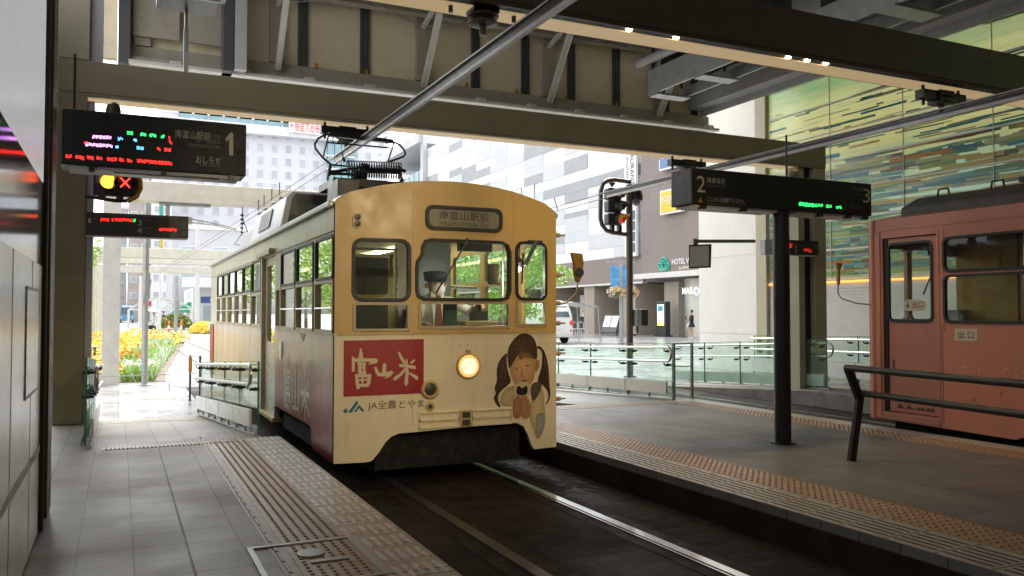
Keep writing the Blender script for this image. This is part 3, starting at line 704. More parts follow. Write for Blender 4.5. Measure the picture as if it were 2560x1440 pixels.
# ---------------------------------------------------------------- the cream tram
import bmesh
def tmat_front():
    m, t, p = base('tram_front_paint'); g = pcoord(t); x = nd(t, 'ShaderNodeSeparateXYZ', {0: g})
    n = noise(t, g, 2.5, 5); top = ramp(t, n, [(.3, (.54, .36, .125)), (.7, (.59, .40, .145))]); low = ramp(t, n, [(.3, (.70, .62, .44)), (.7, (.76, .68, .49))])
    k = mix(t, mth(t, 'LESS_THAN', x.outputs[2], 1.138), top, low)
    st = noise(t, scl(t, g, (9, 9, .9)), 1.6, 6, .7)
    k = mix(t, ramp(t, st, [(.55, 0.), (.8, .26)]), k, (.26, .19, .10))
    k = mix(t, ramp(t, noise(t, g, 14, 6, .75), [(.62, 0.), (.74, .4)]), k, (.2, .12, .05))
    t.links.new(k, p.inputs['Base Color']); t.links.new(ramp(t, noise(t, g, 6), [(.3, .3), (.7, .5)]), p.inputs['Roughness'])
    t.links.new(bump(t, noise(t, g, 1.8, 2), .08, .02), p.inputs['Normal']); return m
def tmat_side():
    m, t, p = base('tram_side_film'); g = pcoord(t); x = nd(t, 'ShaderNodeSeparateXYZ', {0: g}); z = x.outputs[2]; y = x.outputs[1]
    n = noise(t, g, 2, 5)
    c = ramp(t, n, [(.3, (.44, .40, .31)), (.7, (.55, .50, .40))])                                # beige letterboard
    film = mix(t, ramp(t, noise(t, scl(t, g, (1, 6, .35)), 1.5, 5, .65), [(.38, 0.), (.68, 1.)]), (.60, .54, .46), (.42, .33, .27))   # rain and rice ears
    c = mix(t, mth(t, 'LESS_THAN', z, 1.13), c, film)
    zz = mth(t, 'ADD', z, mth(t, 'MULTIPLY', mth(t, 'SUBTRACT', noise(t, scl(t, g, (1, 3, .3)), 2.2, 4), .5), .55))
    near = mth(t, 'LESS_THAN', y, 10.36)
    mar = ramp(t, zz, [(0., (.17, .008, .010)), (.46, (.24, .018, .022)), (.60, (.36, .10, .09)), (.78, (.44, .24, .20)), (.86, (.55, .47, .40))])
    c = mix(t, mth(t, 'MULTIPLY', near, mth(t, 'LESS_THAN', z, .88)), c, mar)
    og = mth(t, 'MULTIPLY', mth(t, 'GREATER_THAN', y, 11.5), mth(t, 'LESS_THAN', z, 1.0))
    fl = ramp(t, noise(t, scl(t, g, (1, 3.5, .5)), 2.4, 4, .6), [(.45, 0.), (.6, .8)])
    c = mix(t, mth(t, 'MULTIPLY', og, fl), c, (.62, .34, .10))
    d = ramp(t, noise(t, scl(t, g, (1, 7, .5)), 1.2, 7, .75), [(.5, 0.), (.75, .55)])
    c = mix(t, d, c, (.24, .17, .10))
    t.links.new(c, p.inputs['Base Color']); p.inputs['Roughness'].default_value = .3; p.inputs['Specular IOR Level'].default_value = .22
    t.links.new(bump(t, noise(t, scl(t, g, (1, 2.5, .8)), 3, 4), .18, .02), p.inputs['Normal']); return m
M['tfront'] = tmat_front(); M['tside'] = tmat_side()
M['tcream'] = P('tram_cream', (.56, .40, .17), .4, 0, .08, 5, dirt=.25, dcol=(.2, .12, .05))
M['tbeige'] = P('tram_beige_frame', (.42, .34, .21), .4, 0, .1, 5, dirt=.3, dcol=(.12, .07, .03))
M['troof'] = P('tram_roof', (.36, .37, .38), .22, .1, .1, 3, .15, 8, dirt=.2)
M['tin'] = P('tram_interior', (.55, .46, .26), .5, 0, .05, 3)
M['tdark'] = P('tram_partition', (.045, .05, .045), .4, 0, .1, 4)
M['tteal'] = P('tram_teal_partition', (.05, .09, .095), .35, 0, .25, 3)
M['seat'] = P('seat_moquette', (.03, .10, .07), .9, 0, .2, 30)
M['inlamp'] = EM('saloon_lamp', (1, .86, .5), 2.4)
M['headlamp'] = EM('headlamp', (1, .50, .14), .34); M['bulb'] = EM('headlamp_bulb', (1, .84, .55), .36)
M['red_p'] = P('red_print', (.30, .012, .018), .4, 0, .06, 3)
M['cream_p'] = P('cream_print', (.60, .50, .32), .4, 0, .05, 5)
M['ink'] = P('ink', (.03, .025, .03), .4, 0, .1, 5)
M['side_p'] = P('faded_cream_print', (.42, .37, .20), .3, 0, .15, 4)
M['teal_p'] = P('teal_print', (.02, .16, .20), .4, 0, .1, 5)
M['blind'] = P('destination_blind', (.22, .20, .15), .35, 0, .06, 8)
M['pane_green'] = GL('tinted_pane', (.80, .86, .78), 1.75, .015, .03)

YF = 7.22
def bulge(x):
    s = lambda e: (e*e/(e+.12) if e > 0 else 0)
    return .085*(s((2.44-x)/.72)+s((x-3.40)/.53))
def bend(ob):
    me = ob.data; bm = bmesh.new(); bm.from_mesh(me); o = wloc(ob)
    for x in (1.9, 2.1, 2.25, 2.35, 2.42, 2.5, 3.34, 3.42, 3.5, 3.6, 3.75):
        bmesh.ops.bisect_plane(bm, geom=bm.verts[:]+bm.edges[:]+bm.faces[:], plane_co=(x-o.x, 0, 0), plane_no=(1, 0, 0))
    for v in bm.verts: v.co.y += bulge(v.co.x+o.x)
    bm.to_mesh(me); bm.free(); return ob
tram = thing('tram', 'cream vintage single-car tram with red rice advert, lit headlight and pantograph', 'tram', (2.82, 12.6, -.23))
def ztop(x): return 2.545-.185*((x-2.82)/1.1)**2
# --- front shell
Wd = {'L': rr(1.876, 2.374, 1.438, 1.975, .075), 'R': rr(3.455, 3.795, 1.456, 2.0, .07),
      'l': rr(1.885, 2.37, 1.17, 1.405, .012, 1), 'c': rr(2.475, 3.37, 1.185, 1.415, .012, 1), 'r': rr(3.46, 3.79, 1.205, 1.43, .012, 1)}
C = [(3.377, 1.90), (3.355, 1.962), (3.29, 1.992), (2.58, 1.992), (2.525, 1.975), (2.50, 1.92), (2.498, 1.86), (2.475, 1.82), (2.452, 1.79), (2.447, 1.74), (2.447, 1.53), (2.462, 1.475), (2.52, 1.448), (3.29, 1.448), (3.355, 1.468), (3.377, 1.53)]
Wd['C'] = C
out = [(1.715, 0), (2.02, 0), (2.05, .012), (2.11, .08), (2.17, .17), (2.22, .215), (2.29, .24), (3.36, .275), (3.46, .27), (3.53, .235), (3.585, .15), (3.625, .05), (3.66, 0), (3.925, 0), (3.925, 2.325)]
for k in range(1, 20): x = 3.905-k*(2.17/20); out.append((x, ztop(x)))
out += [(1.735, ztop(1.735)-.025), (1.715, 2.31)]
b = B(); b.plate(out, list(Wd.values()), .05, FY(YF+.025)); bend(b.build('front_panel', M['tfront'], tram, 50))
b = B(); b.plate(rr(2.42, 3.455, 1.146, 1.164, .004, 1), [], .012, FY(YF-.006)); b.plate(rr(1.74, 3.90, 1.128, 1.142, .003, 1), [], .014, FY(YF-.007))
bend(b.build('belt_moulding', M['tcream'], tram, 0))
for k in 'LCR':
    b = B(); b.plate(grow(Wd[k], .016), [grow(Wd[k], -.014)], .05, FY(YF+.008)); bend(b.build('window_gasket', M['black'], tram, 40))
    w_ = bend(B().plate(grow(Wd[k], -.008), [], .004, FY(YF+.02)).build('windscreen' if k == 'C' else 'window_pane', M['glass'], tram, 0))
for k in 'lcr':
    b = B(); b.plate(grow(Wd[k], .012), [grow(Wd[k], -.012)], .04, FY(YF+.004))
    x0, x1 = Wd[k][6][0], Wd[k][0][0]; z0 = min(q[1] for q in Wd[k])
    b.plate([(x0+.012, z0+.012), (x1-.012, z0+.012), (x1-.012, z0+.055), (x0+.012, z0+.055)], [], .03, FY(YF+.02))
    bend(b.build('lower_window_frame', M['tbeige'], tram, 0))
    b = B(); b.plate([(x0, z0-.02), (x1, z0-.02), (x1, z0-.008), (x0, z0-.008)], [], .03, FY(YF-.004)); bend(b.build('sill', M['black'], tram, 0))
    bend(B().plate(grow(Wd[k], -.01), [], .004, FY(YF+.03)).build('window_pane', M['glass'], tram, 0))
for x in (2.41, 3.425):
    b = B(); b.box(x-.0025, x+.0025, YF-.002, YF+.004, 1.166, 2.46); b.box(x-.002, x+.002, YF-.0015, YF+.004, .30, 1.126); bend(b.build('panel_seam', M['tbeige'], tram, 0))
b = B()
for z in (1.155, 2.36, 1.02):
    for k in range(26):
        x = 1.76+k*.085
        if z == 1.02 and 1.78 < x < 2.53 or z == 2.36 and not 2.0 < x < 3.65: continue
        b.lathe([(.007, 0), (.0055, .0025), (.002, .004)], (x, YF+bulge(x)-(.006 if z == 1.155 else 0), z), (0, -1, 0), 6)
b.build('rivet', M['tcream'], tram)['kind'] = 'stuff'
# corner post edges
b = B(); b.box(1.722, 1.76, 7.30, 7.40, 0, 2.30); b.build('corner_post', M['tcream'], tram, 0, .012)
# destination box
dst = bend(B().plate(rr(2.525, 3.30, 2.085, 2.315, .07), [rr(2.56, 3.265, 2.118, 2.282, .05)], .03, FY(YF-.004)).build('destination_sign', M['black'], tram, 40))
bend(B().plate(rr(2.555, 3.27, 2.113, 2.287, .05), [], .008, FY(YF-.003)).build('blind', M['blind'], dst, 0))
bend(text('lettering', '南富山駅前', (2.91, YF-.0075, 2.185), XD, ZD, .082, M['ink'], dst, 'C', .50, .001, bold=.006))
bend(text('lettering', 'MINAMITOYAMA STN', (2.91, YF-.0075, 2.128), XD, ZD, .038, M['ink'], dst, 'C', .49, .001))
t_ = bend(B().box(2.6, 2.85, YF-.004, YF, 2.04, 2.05).build('rust_mark', M['tbeige'], tram, 0))
# marker lamps
b = B(); b.plate(rr(1.865, 1.945, 2.075, 2.215, .04), [], .02, FY(YF-.008)); mk = bend(b.build('marker_lamp', M['tcream'], tram, 40))
for z in (2.175, 2.115): b = B(); b.lathe([(.026, 0), (.026, .012), (.018, .014)], (1.905, YF-.018+bulge(1.905), z), (0, -1, 0), 14); b.build('lens', M['tdark'], mk)
# red advert with the brushed characters
red = bend(B().plate([(1.795, .585), (2.515, .592), (2.515, 1.085), (1.795, 1.078)], [], .003, FY(YF-.003)).build('red_advert', M['red_p'], tram, 0))
def ribbon(pts, ws, i, mp):
    n = len(pts); vs = []; m = 10
    P2 = [Vector(q) for q in pts]; L, Rr = [], []
    for k, q in enumerate(P2):
        d = (P2[min(k+1, n-1)]-P2[max(k-1, 0)]).normalized(); nn = Vector((-d.y, d.x)); L.append(q+nn*ws[k]/2); Rr.append(q-nn*ws[k]/2)
    def cap(c, a0, r): return [c+Vector((math.cos(a0-j*math.pi/5), math.sin(a0-j*math.pi/5)))*r*(.8+.35*((j*7+i) % 3)/2) for j in range(1, 5)]
    d1 = P2[-1]-P2[-2]; d0 = P2[0]-P2[1]
    ring = L+cap(P2[-1], math.atan2(d1.x, -d1.y), ws[-1]/2)+Rr[::-1]+cap(P2[0], math.atan2(d0.x, -d0.y), ws[0]/2)
    return [mp(q.x, q.y, i) for q in ring]
BR = [([(270, 262), (272, 330), (272, 400)], [14, 44, 62]), ([(178, 372), (182, 460), (182, 535)], [30, 38, 34]), ([(205, 405), (330, 405), (455, 415)], [44, 42, 54]), ([(455, 430), (410, 440), (370, 462)], [40, 30, 8]),
      ([(258, 450), (262, 560)], [40, 44]), ([(310, 445), (316, 570)], [30, 34]), ([(245, 450), (322, 455)], [34, 32]), ([(262, 500), (312, 500)], [20, 20]), ([(256, 560), (322, 562)], [30, 30]),
      ([(220, 590), (230, 680), (242, 745)], [36, 42, 44]), ([(220, 602), (300, 600), (380, 606)], [40, 38, 48]), ([(376, 605), (372, 680), (352, 722)], [44, 48, 40]), ([(245, 722), (360, 718)], [36, 40]), ([(245, 655), (360, 652)], [22, 20]), ([(292, 612), (294, 712)], [24, 20]),
      ([(452, 505), (470, 560), (500, 590)], [30, 42, 40]), ([(490, 592), (560, 592), (640, 572)], [40, 44, 52]), ([(562, 470), (556, 590)], [44, 54]), ([(652, 570), (625, 600), (572, 640)], [40, 40, 10]),
      ([(742, 320), (775, 390), (812, 450)], [22, 40, 34]), ([(838, 412), (845, 570), (835, 715)], [26, 42, 46]), ([(758, 482), (850, 492), (940, 512)], [36, 36, 44]), ([(935, 422), (902, 450)], [26, 30]),
      ([(822, 525), (770, 592), (692, 648)], [30, 36, 44]), ([(872, 582), (925, 612), (972, 645)], [20, 36, 46])]
mpb = lambda zx, zy, i: (1.795+(zx-65)/1000*.72, YF-.0052-i*.00012, 1.08-(zy-160)/690*.493)
b = B()
for i, (pts, ws) in enumerate(BR): b.poly(ribbon(pts, ws, i, mpb))
bend(b.build('brushed_lettering', M['cream_p'], red, 0))
# cooperative's logo and name
lg = lambda zx, zy, i=0: (1.795+(zx-65)/1000*.72, YF-.0025-i*.0002, 1.08-(zy-160)/690*.493)
b = B(); b.poly([lg(92+27*math.cos(k*math.pi/10), 1028+27*math.sin(k*math.pi/10)) for k in range(20)])
b.poly([lg(*q, 1) for q in ((118, 1053), (225, 905), (243, 925), (240, 945), (168, 1050))]); b.poly([lg(*q, 2) for q in ((190, 1048), (255, 955), (325, 1040), (290, 1043), (255, 1000), (222, 1046))])
bend(b.build('logo', M['teal_p'], tram, 0))
bend(text('name_lettering', 'JA全農とやま', (2.008, YF-.002, .452), XD, ZD, .088, M['ink'], tram, 'L', .512, .001))
# headlamp, round ports, vent grille
hx, hz = 2.95, .828
hd = B().lathe([(.118, 0), (.122, .02), (.112, .035), (.104, .035), (.1, .0)], (hx, YF+.005, hz), (0, -1, 0), 28).build('headlight', M['tcream'], tram)
B().lathe([(.106, 0), (.100, .012), (.078, .02)], (hx, YF-.012, hz), (0, -1, 0), 24).build('lens_rim', M['headlamp'], hd)
B().lathe([(.079, .018), (.06, .03), (.02, .036)], (hx, YF-.012, hz), (0, -1, 0), 24).build('lens', M['bulb'], hd)
b = B(); b.tube([(hx+.035*math.cos(k*.5), YF-.05, hz-.01+.045*math.sin(k*.5)) for k in range(8)], .004, 5); b.build('lamp_filament', M['headlamp'], hd)
b = B(); b.box(hx-.02, hx+.02, YF-.03, YF-.001, hz+.125, hz+.15); b.build('catch', M['tbeige'], hd, 0)
pt = B().lathe([(.085, 0), (.088, .02), (.075, .034), (.06, .034), (.055, .01)], (2.575, YF+.002, .625), (0, -1, 0), 24).build('round_port', M['tcream'], tram)
B().lathe([(.056, 0), (.05, .008), (.02, .016)], (2.575, YF-.006, .625), (0, -1, 0), 20).build('lens', M['tdark'], pt)
pt = B().lathe([(.045, 0), (.045, .015), (.03, .02)], (2.575, YF+.002, .47), (0, -1, 0), 18).build('round_port', M['tcream'], tram)
B().lathe([(.022, 0), (.018, .008)], (2.575, YF-.018, .47), (0, -1, 0), 12).build('lens', M['tdark'], pt)
b = B()
for x0, x1 in ((2.47, 2.86), (2.99, 3.40)):
    for a in ((x0, x1, .405, .42), (x0, x1, .335, .352), (x0, x1, .268, .285), (x0, x0+.014, .286, .404), (x1-.014, x1, .286, .404)): b.box(a[0], a[1], YF-.02, YF+.004, a[2], a[3])
bend(b.build('bumper_grille', M['tfront'], tram, 0))
b = B(); b.box(2.865, 2.985, YF-.026, YF, .27, .425); cp = b.build('coupler_plate', M['tcream'], tram, 0, .006)
for z in (.375, .305): b = B(); b.box(2.885, 2.965, YF-.0285, YF-.0262, z-.025, z+.03); b.build('slot', M['tdark'], cp, 0)
# printed girl eating a rice ball (flat film on the front)
Gp = lambda zx, zy, i: tuple(Vector((at(1200+zx/4.8, 810+zy/4.8, Y=YF).x, YF-.002-i*.00025, at(1200+zx/4.8, 810+zy/4.8, Y=YF).z)))
def smooth_loop(L, it=2):
    for _ in range(it):
        o = []
        for i, a in enumerate(L):
            c = L[(i+1) % len(L)]; o += [(a[0]*.75+c[0]*.25, a[1]*.75+c[1]*.25), (a[0]*.25+c[0]*.75, a[1]*.25+c[1]*.75)]
        L = o
    return L
GIRL = [((.055, .028, .02), [(330, 330), (230, 430), (195, 560), (205, 680), (168, 780), (195, 830), (155, 890), (190, 960), (235, 1010), (250, 985), (205, 890), (250, 800), (330, 740), (380, 690), (330, 560), (315, 420)]),
        ((.05, .026, .02), [(700, 265), (760, 270), (820, 360), (860, 540), (868, 740), (885, 850), (855, 950), (800, 990), (860, 900), (840, 800), (800, 760), (760, 720), (700, 690), (755, 560), (775, 440), (770, 340), (740, 300), (700, 300)]),
        ((.46, .36, .20), [(400, 730), (300, 780), (245, 860), (240, 985), (380, 985), (400, 1000), (430, 760)]),
        ((.50, .42, .22), [(640, 800), (720, 740), (790, 800), (800, 960), (815, 1120), (800, 1260), (740, 1390), (690, 1385), (640, 1230), (600, 1140)]),
        ((.30, .29, .26), [(690, 1080), (800, 1060), (812, 1180), (790, 1290), (720, 1390), (680, 1330), (690, 1200)]),
        ((.10, .075, .06), [(620, 730), (700, 690), (780, 720), (740, 830), (690, 900), (650, 940), (620, 850)]),
        ((.50, .31, .15), [(345, 330), (420, 230), (560, 200), (660, 300), (695, 430), (680, 600), (650, 700), (560, 770), (460, 760), (395, 700), (355, 560)]),
        ((.36, .19, .09), [(690, 430), (735, 440), (730, 520), (700, 580), (680, 570)]),
        ((.075, .042, .028), [(322, 330), (370, 220), (460, 125), (560, 108), (650, 150), (700, 240), (712, 420), (680, 430), (660, 400), (560, 400), (470, 420), (450, 330), (400, 300), (365, 400), (355, 560), (335, 480)]),
        ((.19, .10, .05), [(450, 330), (560, 330), (660, 390), (650, 430), (600, 400), (530, 410), (480, 440)]),
        ((.03, .015, .01), [(412, 518), (440, 528), (470, 518), (442, 544)]), ((.03, .015, .01), [(546, 496), (580, 500), (614, 484), (582, 516)]), ((.30, .16, .08), [(500, 520), (512, 520), (508, 600), (496, 610)]),
        ((.28, .15, .075), [(425, 440), (470, 425), (472, 432), (428, 448)]), ((.28, .15, .075), [(550, 425), (610, 412), (612, 420), (552, 433)]),
        ((.34, .17, .08), [(505, 590), (525, 625), (550, 645), (485, 645)]),
        ((.26, .05, .04), [(490, 680), (530, 662), (580, 680), (530, 700)]),
        ((.56, .47, .30), [(430, 745), (470, 695), (540, 690), (600, 720), (622, 800), (600, 880), (430, 880), (390, 830)]),
        ((.02, .018, .016), [(440, 750), (485, 740), (500, 790), (560, 785), (555, 738), (580, 745), (578, 860), (430, 855)]),
        ((.36, .17, .085), [(440, 850), (480, 870), (500, 930), (495, 1040), (480, 1140), (400, 1130), (385, 1010), (410, 900)]),
        ((.40, .20, .10), [(510, 845), (560, 855), (610, 930), (625, 1030), (600, 1140), (500, 1140), (490, 1030), (485, 880)]),
        ((.27, .12, .06), [(440, 950), (447, 950), (425, 1090), (418, 1090)]), ((.27, .12, .06), [(490, 900), (499, 900), (500, 1110), (491, 1110)]), ((.27, .12, .06), [(552, 900), (559, 900), (590, 1050), (583, 1050)])]
b = B()
FAN = {6: 1.22, 8: 1.5, 9: 1.6, 16: 1.15, 18: 1.3, 19: 1.3, 2: 1.15, 3: 1.2, 4: 1.2}
for i, (c, L) in enumerate(GIRL):
    L2 = smooth_loop(L) if len(L) > 5 else L; b.col = c
    if i in FAN:                                     # the printed photograph's own soft modelling
        cx = sum(q[0] for q in L2)/len(L2)-12; cy = sum(q[1] for q in L2)/len(L2)-10; n = len(L2); pc = Gp(cx, cy, i); hi = tuple(min(1, v*FAN[i]) for v in c); lo = tuple(v*.80 for v in c)
        for k in range(n):
            A_, C_ = L2[k], L2[(k+1) % n]; m1 = ((A_[0]*.62+cx*.38), (A_[1]*.62+cy*.38)); m2 = ((C_[0]*.62+cx*.38), (C_[1]*.62+cy*.38))
            b.col = (lo, lo, c, c); b.poly([Gp(*A_, i), Gp(*C_, i), Gp(*m2, i), Gp(*m1, i)]); b.col = (c, c, hi); b.poly([Gp(*m1, i), Gp(*m2, i), pc])
    else: b.poly([Gp(x, y, i) for x, y in L2])
b.col = (.16, .09, .06)
for k, (x0_, y0_, x1_, y1_) in enumerate(((250, 440, 215, 700), (275, 430, 245, 760), (300, 420, 290, 700), (225, 820, 190, 900), (800, 420, 825, 640), (830, 520, 850, 820), (790, 380, 800, 560), (420, 190, 380, 270), (480, 150, 430, 250), (540, 135, 520, 240), (610, 150, 630, 260))):
    b.poly([Gp(x0_, y0_, 24+k), Gp(x0_+7, y0_, 24+k), Gp((x0_+x1_)/2+12, (y0_+y1_)/2, 24+k), Gp(x1_+3, y1_, 24+k), Gp((x0_+x1_)/2+2, (y0_+y1_)/2, 24+k)])
bend(b.build('printed_girl', M['print'], tram, 0))
# wipers
for pts in ([(2.93, 2.015), (2.90, 1.95), (2.70, 1.62)], [(3.66, 2.02), (3.52, 1.78)], [(3.68, 2.02), (3.545, 1.775)]):
    b = B(); b.tube([(x, YF-.035+bulge(x), z) for x, z in pts], [.014]+[.008]*(len(pts)-1), 6); b.build('wiper_arm', M['tdark'], tram)
for (x, z, x2, z2) in ((2.72, 1.66, 2.62, 1.5), (3.515, 1.90, 3.50, 1.60)):
    b = B(); b.bar((x, YF-.03+bulge(x), z), (x2, YF-.03+bulge(x2), z2), .008, .014); b.build('wiper_blade', M['black'], tram, 0)
b = B(); b.box(3.58, 3.74, YF+.0, YF+.06, 1.985, 2.03); b.build('wiper_motor', M['black'], tram, 0, .008)
# right edge hinges and mirror
for z in (2.10, 1.70, 1.42, 1.22, .92, .47):
    b = B(); b.lathe([(.022, 0), (.022, .05)], (3.93, YF+.10, z), (1, 0, 0), 8); b.lathe([(.009, .05), (.009, .11)], (3.93, YF+.10, z), (1, 0, 0), 8); b.build('hinge_pin', M['tbeige'], tram)
mr = B().prism([(4.11, 7.30, 1.93), (4.235, 7.30, 1.92), (4.25, 7.30, 1.83), (4.235, 7.30, 1.70), (4.20, 7.30, 1.63), (4.165, 7.30, 1.64), (4.145, 7.30, 1.72), (4.14, 7.30, 1.82)], (0, .05, 0)).build('side_mirror', M['mirror_y'], tram, 40, .01)
b = B(); b.lathe([(.05, 0), (.045, .012)], (4.195, 7.298, 1.73), (0, -1, 0), 16); b.build('mirror_face', M['tdark'], mr)
b = B(); b.tube([(3.94, 7.32, 1.40), (4.05, 7.32, 1.42), (4.17, 7.33, 1.52), (4.20, 7.335, 1.64)], .008, 6); b.build('mirror_arm', M['tbeige'], mr)

# --- sides
def rect(y0, y1, z0, z1, r=.035): return rr(y0, y1, z0, z1, r, 3)
near = [(7.36, 8.07), (8.19, 9.02), (9.11, 9.95)]; rear = [(12.42+i*.93, 12.42+i*.93+.82) for i in range(5)]
holes = [rect(a, c, 1.64, 2.01) for a, c in near]+[rect(a, c, 1.155, 1.605, .02) for a, c in near]+[rect(10.0, 10.28, 1.155, 1.605, .02)]
holes += [rect(11.52, 12.33, 1.62, 2.03), rect(11.52, 12.33, 1.155, 1.57)]+[rect(a, c, 1.64, 2.01) for a, c in rear]+[rect(a, c, 1.155, 1.605, .02) for a, c in rear]
door = [(10.42, .06), (11.40, .06), (11.40, 2.03), (10.42, 2.03)]
side_out = [(7.30, 0), (8.16, 0), (8.22, .03), (8.27, .20), (8.36, .215), (10.30, .205), (10.36, .17), (10.40, .04), (13.0, .04), (13.2, .2), (15.2, .2), (15.4, .02), (18.2, .02), (18.2, 2.28), (7.30, 2.28)]
b = B(); b.plate(side_out, holes+[door], .045, FX(1.7375)); b.build('side_panel', M['tside'], tram, 0)
for h in holes:
    up = h[0][1] > 1.9
    b = B(); b.plate(grow(h, .014), [grow(h, -.012)], .03, FX(1.718)); b.build('window_gasket' if up else 'window_frame', M['black'] if up else M['tbeige'], tram, 0)
    b = B(); b.plate(grow(h, -.005), [], .004, FX(1.722 if up else 1.735)); b.build('window_pane', M['pane_green'], tram, 0)
for a, c in near+rear:
    b = B(); b.tube([(1.705, a, 1.365), (1.705, c, 1.365)], .008, 6); b.build('guard_bar', M['steel'], tram)
b = B(); b.box(1.700, 1.714, 7.31, 10.33, 1.118, 1.140); b.box(1.700, 1.714, 11.45, 17.2, 1.118, 1.140); b.box(1.702, 1.714, 7.31, 18.2, 2.05, 2.062); b.build('side_moulding', M['tbeige'], tram, 0)
for y0, y1 in ((10.0, 10.30),): b = B(); b.box(1.708, 1.7145, y0, y1, 1.62, 2.03); b.build('blank_panel', M['tbeige'], tram, 0)
dr = B().plate([(10.42, .06), (11.40, .06), (11.40, 2.03), (10.42, 2.03)], [rr(10.56, 11.26, .95, 1.93, .06)], .03, FX(1.768)).build('door', M['doorp'], tram, 0)
B().plate(rr(10.55, 11.27, .94, 1.94, .06), [], .004, FX(1.768)).build('door_pane', M['pane_green'], dr, 0)
b = B(); b.box(1.70, 1.80, 11.36, 11.44, .06, 2.06); b.build('door_post', M['tbeige'], tram, 0, .006)
b = B(); b.box(1.690, 1.80, 10.36, 11.44, .0, .055); b.build('door_step', M['tcream'], tram, 0, .006)
b = B(); b.box(1.64, 1.74, 10.42, 11.5, 2.045, 2.115); b.build('door_gear_box', M['tbeige'], tram, 0, .01)
b = B()
for i in range(12): b.box(1.695, 1.714, 9.82, 9.96, .80+i*.017, .809+i*.017)
b.build('louvre', M['steel'], tram, 0)
b = B(); b.add([(1.710, 8.55, 1.112), (1.710, 8.85, 1.112), (1.710, 8.78, 1.09), (1.710, 8.66, 1.03)], [(0, 1, 2, 3)]); b.build('torn_film', M['ink'], tram, 0)
text('side_lettering', '富山米', (1.714, 9.75, .24), -YD, ZD, .50, M['side_p'], tram, 'L', 1.45, .0015, bold=.012)
# right side
rh = [rect(8.1+i*1.02, 8.98+i*1.02, z0, z1, .05) for i in range(9) for z0, z1 in ((1.68, 2.03), (1.12, 1.63))]
b = B(); b.plate([(7.30, 0), (18.2, 0), (18.2, 2.30), (7.30, 2.30)], rh+[rr(7.42, 7.98, .9, 2.02, .06)], .045, FX(3.90)); b.build('side_panel', M['tcream'], tram, 0)
for h in rh: b = B(); b.plate(grow(h, -.004), [], .004, FX(3.90)); b.build('window_pane', M['glass'], tram, 0)
B().plate(rr(7.42, 7.98, .9, 2.02, .06), [], .004, FX(3.90)).build('window_pane', M['glass'], tram, 0)
# rear wall
B().plate([(1.73, 0), (3.90, 0), (3.90, 2.3), (1.73, 2.3)], [rr(1.9, 2.4, 1.2, 1.98, .06), rr(2.46, 3.2, 1.2, 1.98, .06), rr(3.26, 3.8, 1.2, 1.98, .06)], .04, FY(18.18)).build('rear_panel', M['tcream'], tram, 0)
B().box(1.70, 1.716, 17.55, 18.2, .1, 1.1).build('rear_red_band', M['red_p'], tram, 0)
# roof: arched shell
b = B(); n = 22; xs = [1.70+i*(2.24/n) for i in range(n+1)]
ys = [7.24, 7.30, 7.6, 18.1, 18.22]
for y in ys:
    for x in xs: b.v.append((x, y+(bulge(x) if y < 7.5 else 0), min(ztop(x), ztop(x)-.02 if y == 7.24 else 9)-(.05 if x in (xs[0], xs[-1]) else 0)))
for j in range(len(ys)-1):
    for i in range(n): b.f.append((j*(n+1)+i, j*(n+1)+i+1, (j+1)*(n+1)+i+1, (j+1)*(n+1)+i)); b.m.append(0); b.c.append(None)
b.build('roof', M['troof'], tram, 50)
b = B(); b.bar((1.69, 7.34, 2.295), (1.69, 18.2, 2.295), .045, .05); b.bar((3.95, 7.34, 2.295), (3.95, 18.2, 2.295), .045, .05); b.build('gutter', M['galv'], tram, 0, .01)
b = B(); b.bar((1.95, 8.3, 2.45), (1.95, 18.0, 2.45), .03, .035)
for i in range(10): b.bar((1.95, 8.4+i, 2.38), (1.95, 8.4+i, 2.45), .04, .04)
b.build('roof_walk', M['tdark'], tram, 0)
b = B(); b.prism([(1.9, 11.15, 2.45), (1.98, 11.15, 2.86), (2.06, 11.15, 2.93), (3.5, 11.15, 2.93), (3.62, 11.15, 2.84), (3.66, 11.15, 2.45)], (0, 2.7, 0)); ac = b.build('air_conditioner', M['lgrey'], tram, 40, .02)
b = B(); b.prism([(1.98, 11.148, 2.47), (2.05, 11.148, 2.84), (2.1, 11.148, 2.9), (3.45, 11.148, 2.9), (3.54, 11.148, 2.82), (3.58, 11.148, 2.47)], (0, -.012, 0)); b.build('front_cover', M['tdark'], ac, 0)
b = B(); b.prism([(1.908, 12.1, 2.54), (1.962, 12.1, 2.80), (1.962, 13.1, 2.80), (1.908, 13.1, 2.54)], (-.012, 0, .0025)); b.build('vent', M['tdark'], ac, 0)
b = B(); b.box(2.0, 3.5, 14.3, 16.0, 2.42, 2.74); ac = b.build('equipment_box', M['lgrey'], tram, 0, .03)
b = B(); b.box(2.02, 3.48, 14.28, 14.299, 2.46, 2.72); b.build('front_cover', M['tdark'], ac, 0)
b = B(); b.box(2.12, 2.36, 8.9, 9.4, 2.42, 2.78); b.build('fuse_box', M['tdark'], tram, 0, .01)
for x, z0 in ((3.42, 2.47), (3.66, 2.41)):
    b = B(); b.tube([(x, 8.0, z0), (x+.02, 8.0, z0+.09), (x+.19, 8.0, z0+.05), (x+.20, 8.0, z0-.05)], .012, 6); b.build('roof_handle', M['tdark'], tram)
b = B(); b.box(2.9, 3.1, 8.1, 8.4, 2.53, 2.57); b.build('roof_hatch', M['tdark'], tram, 0)
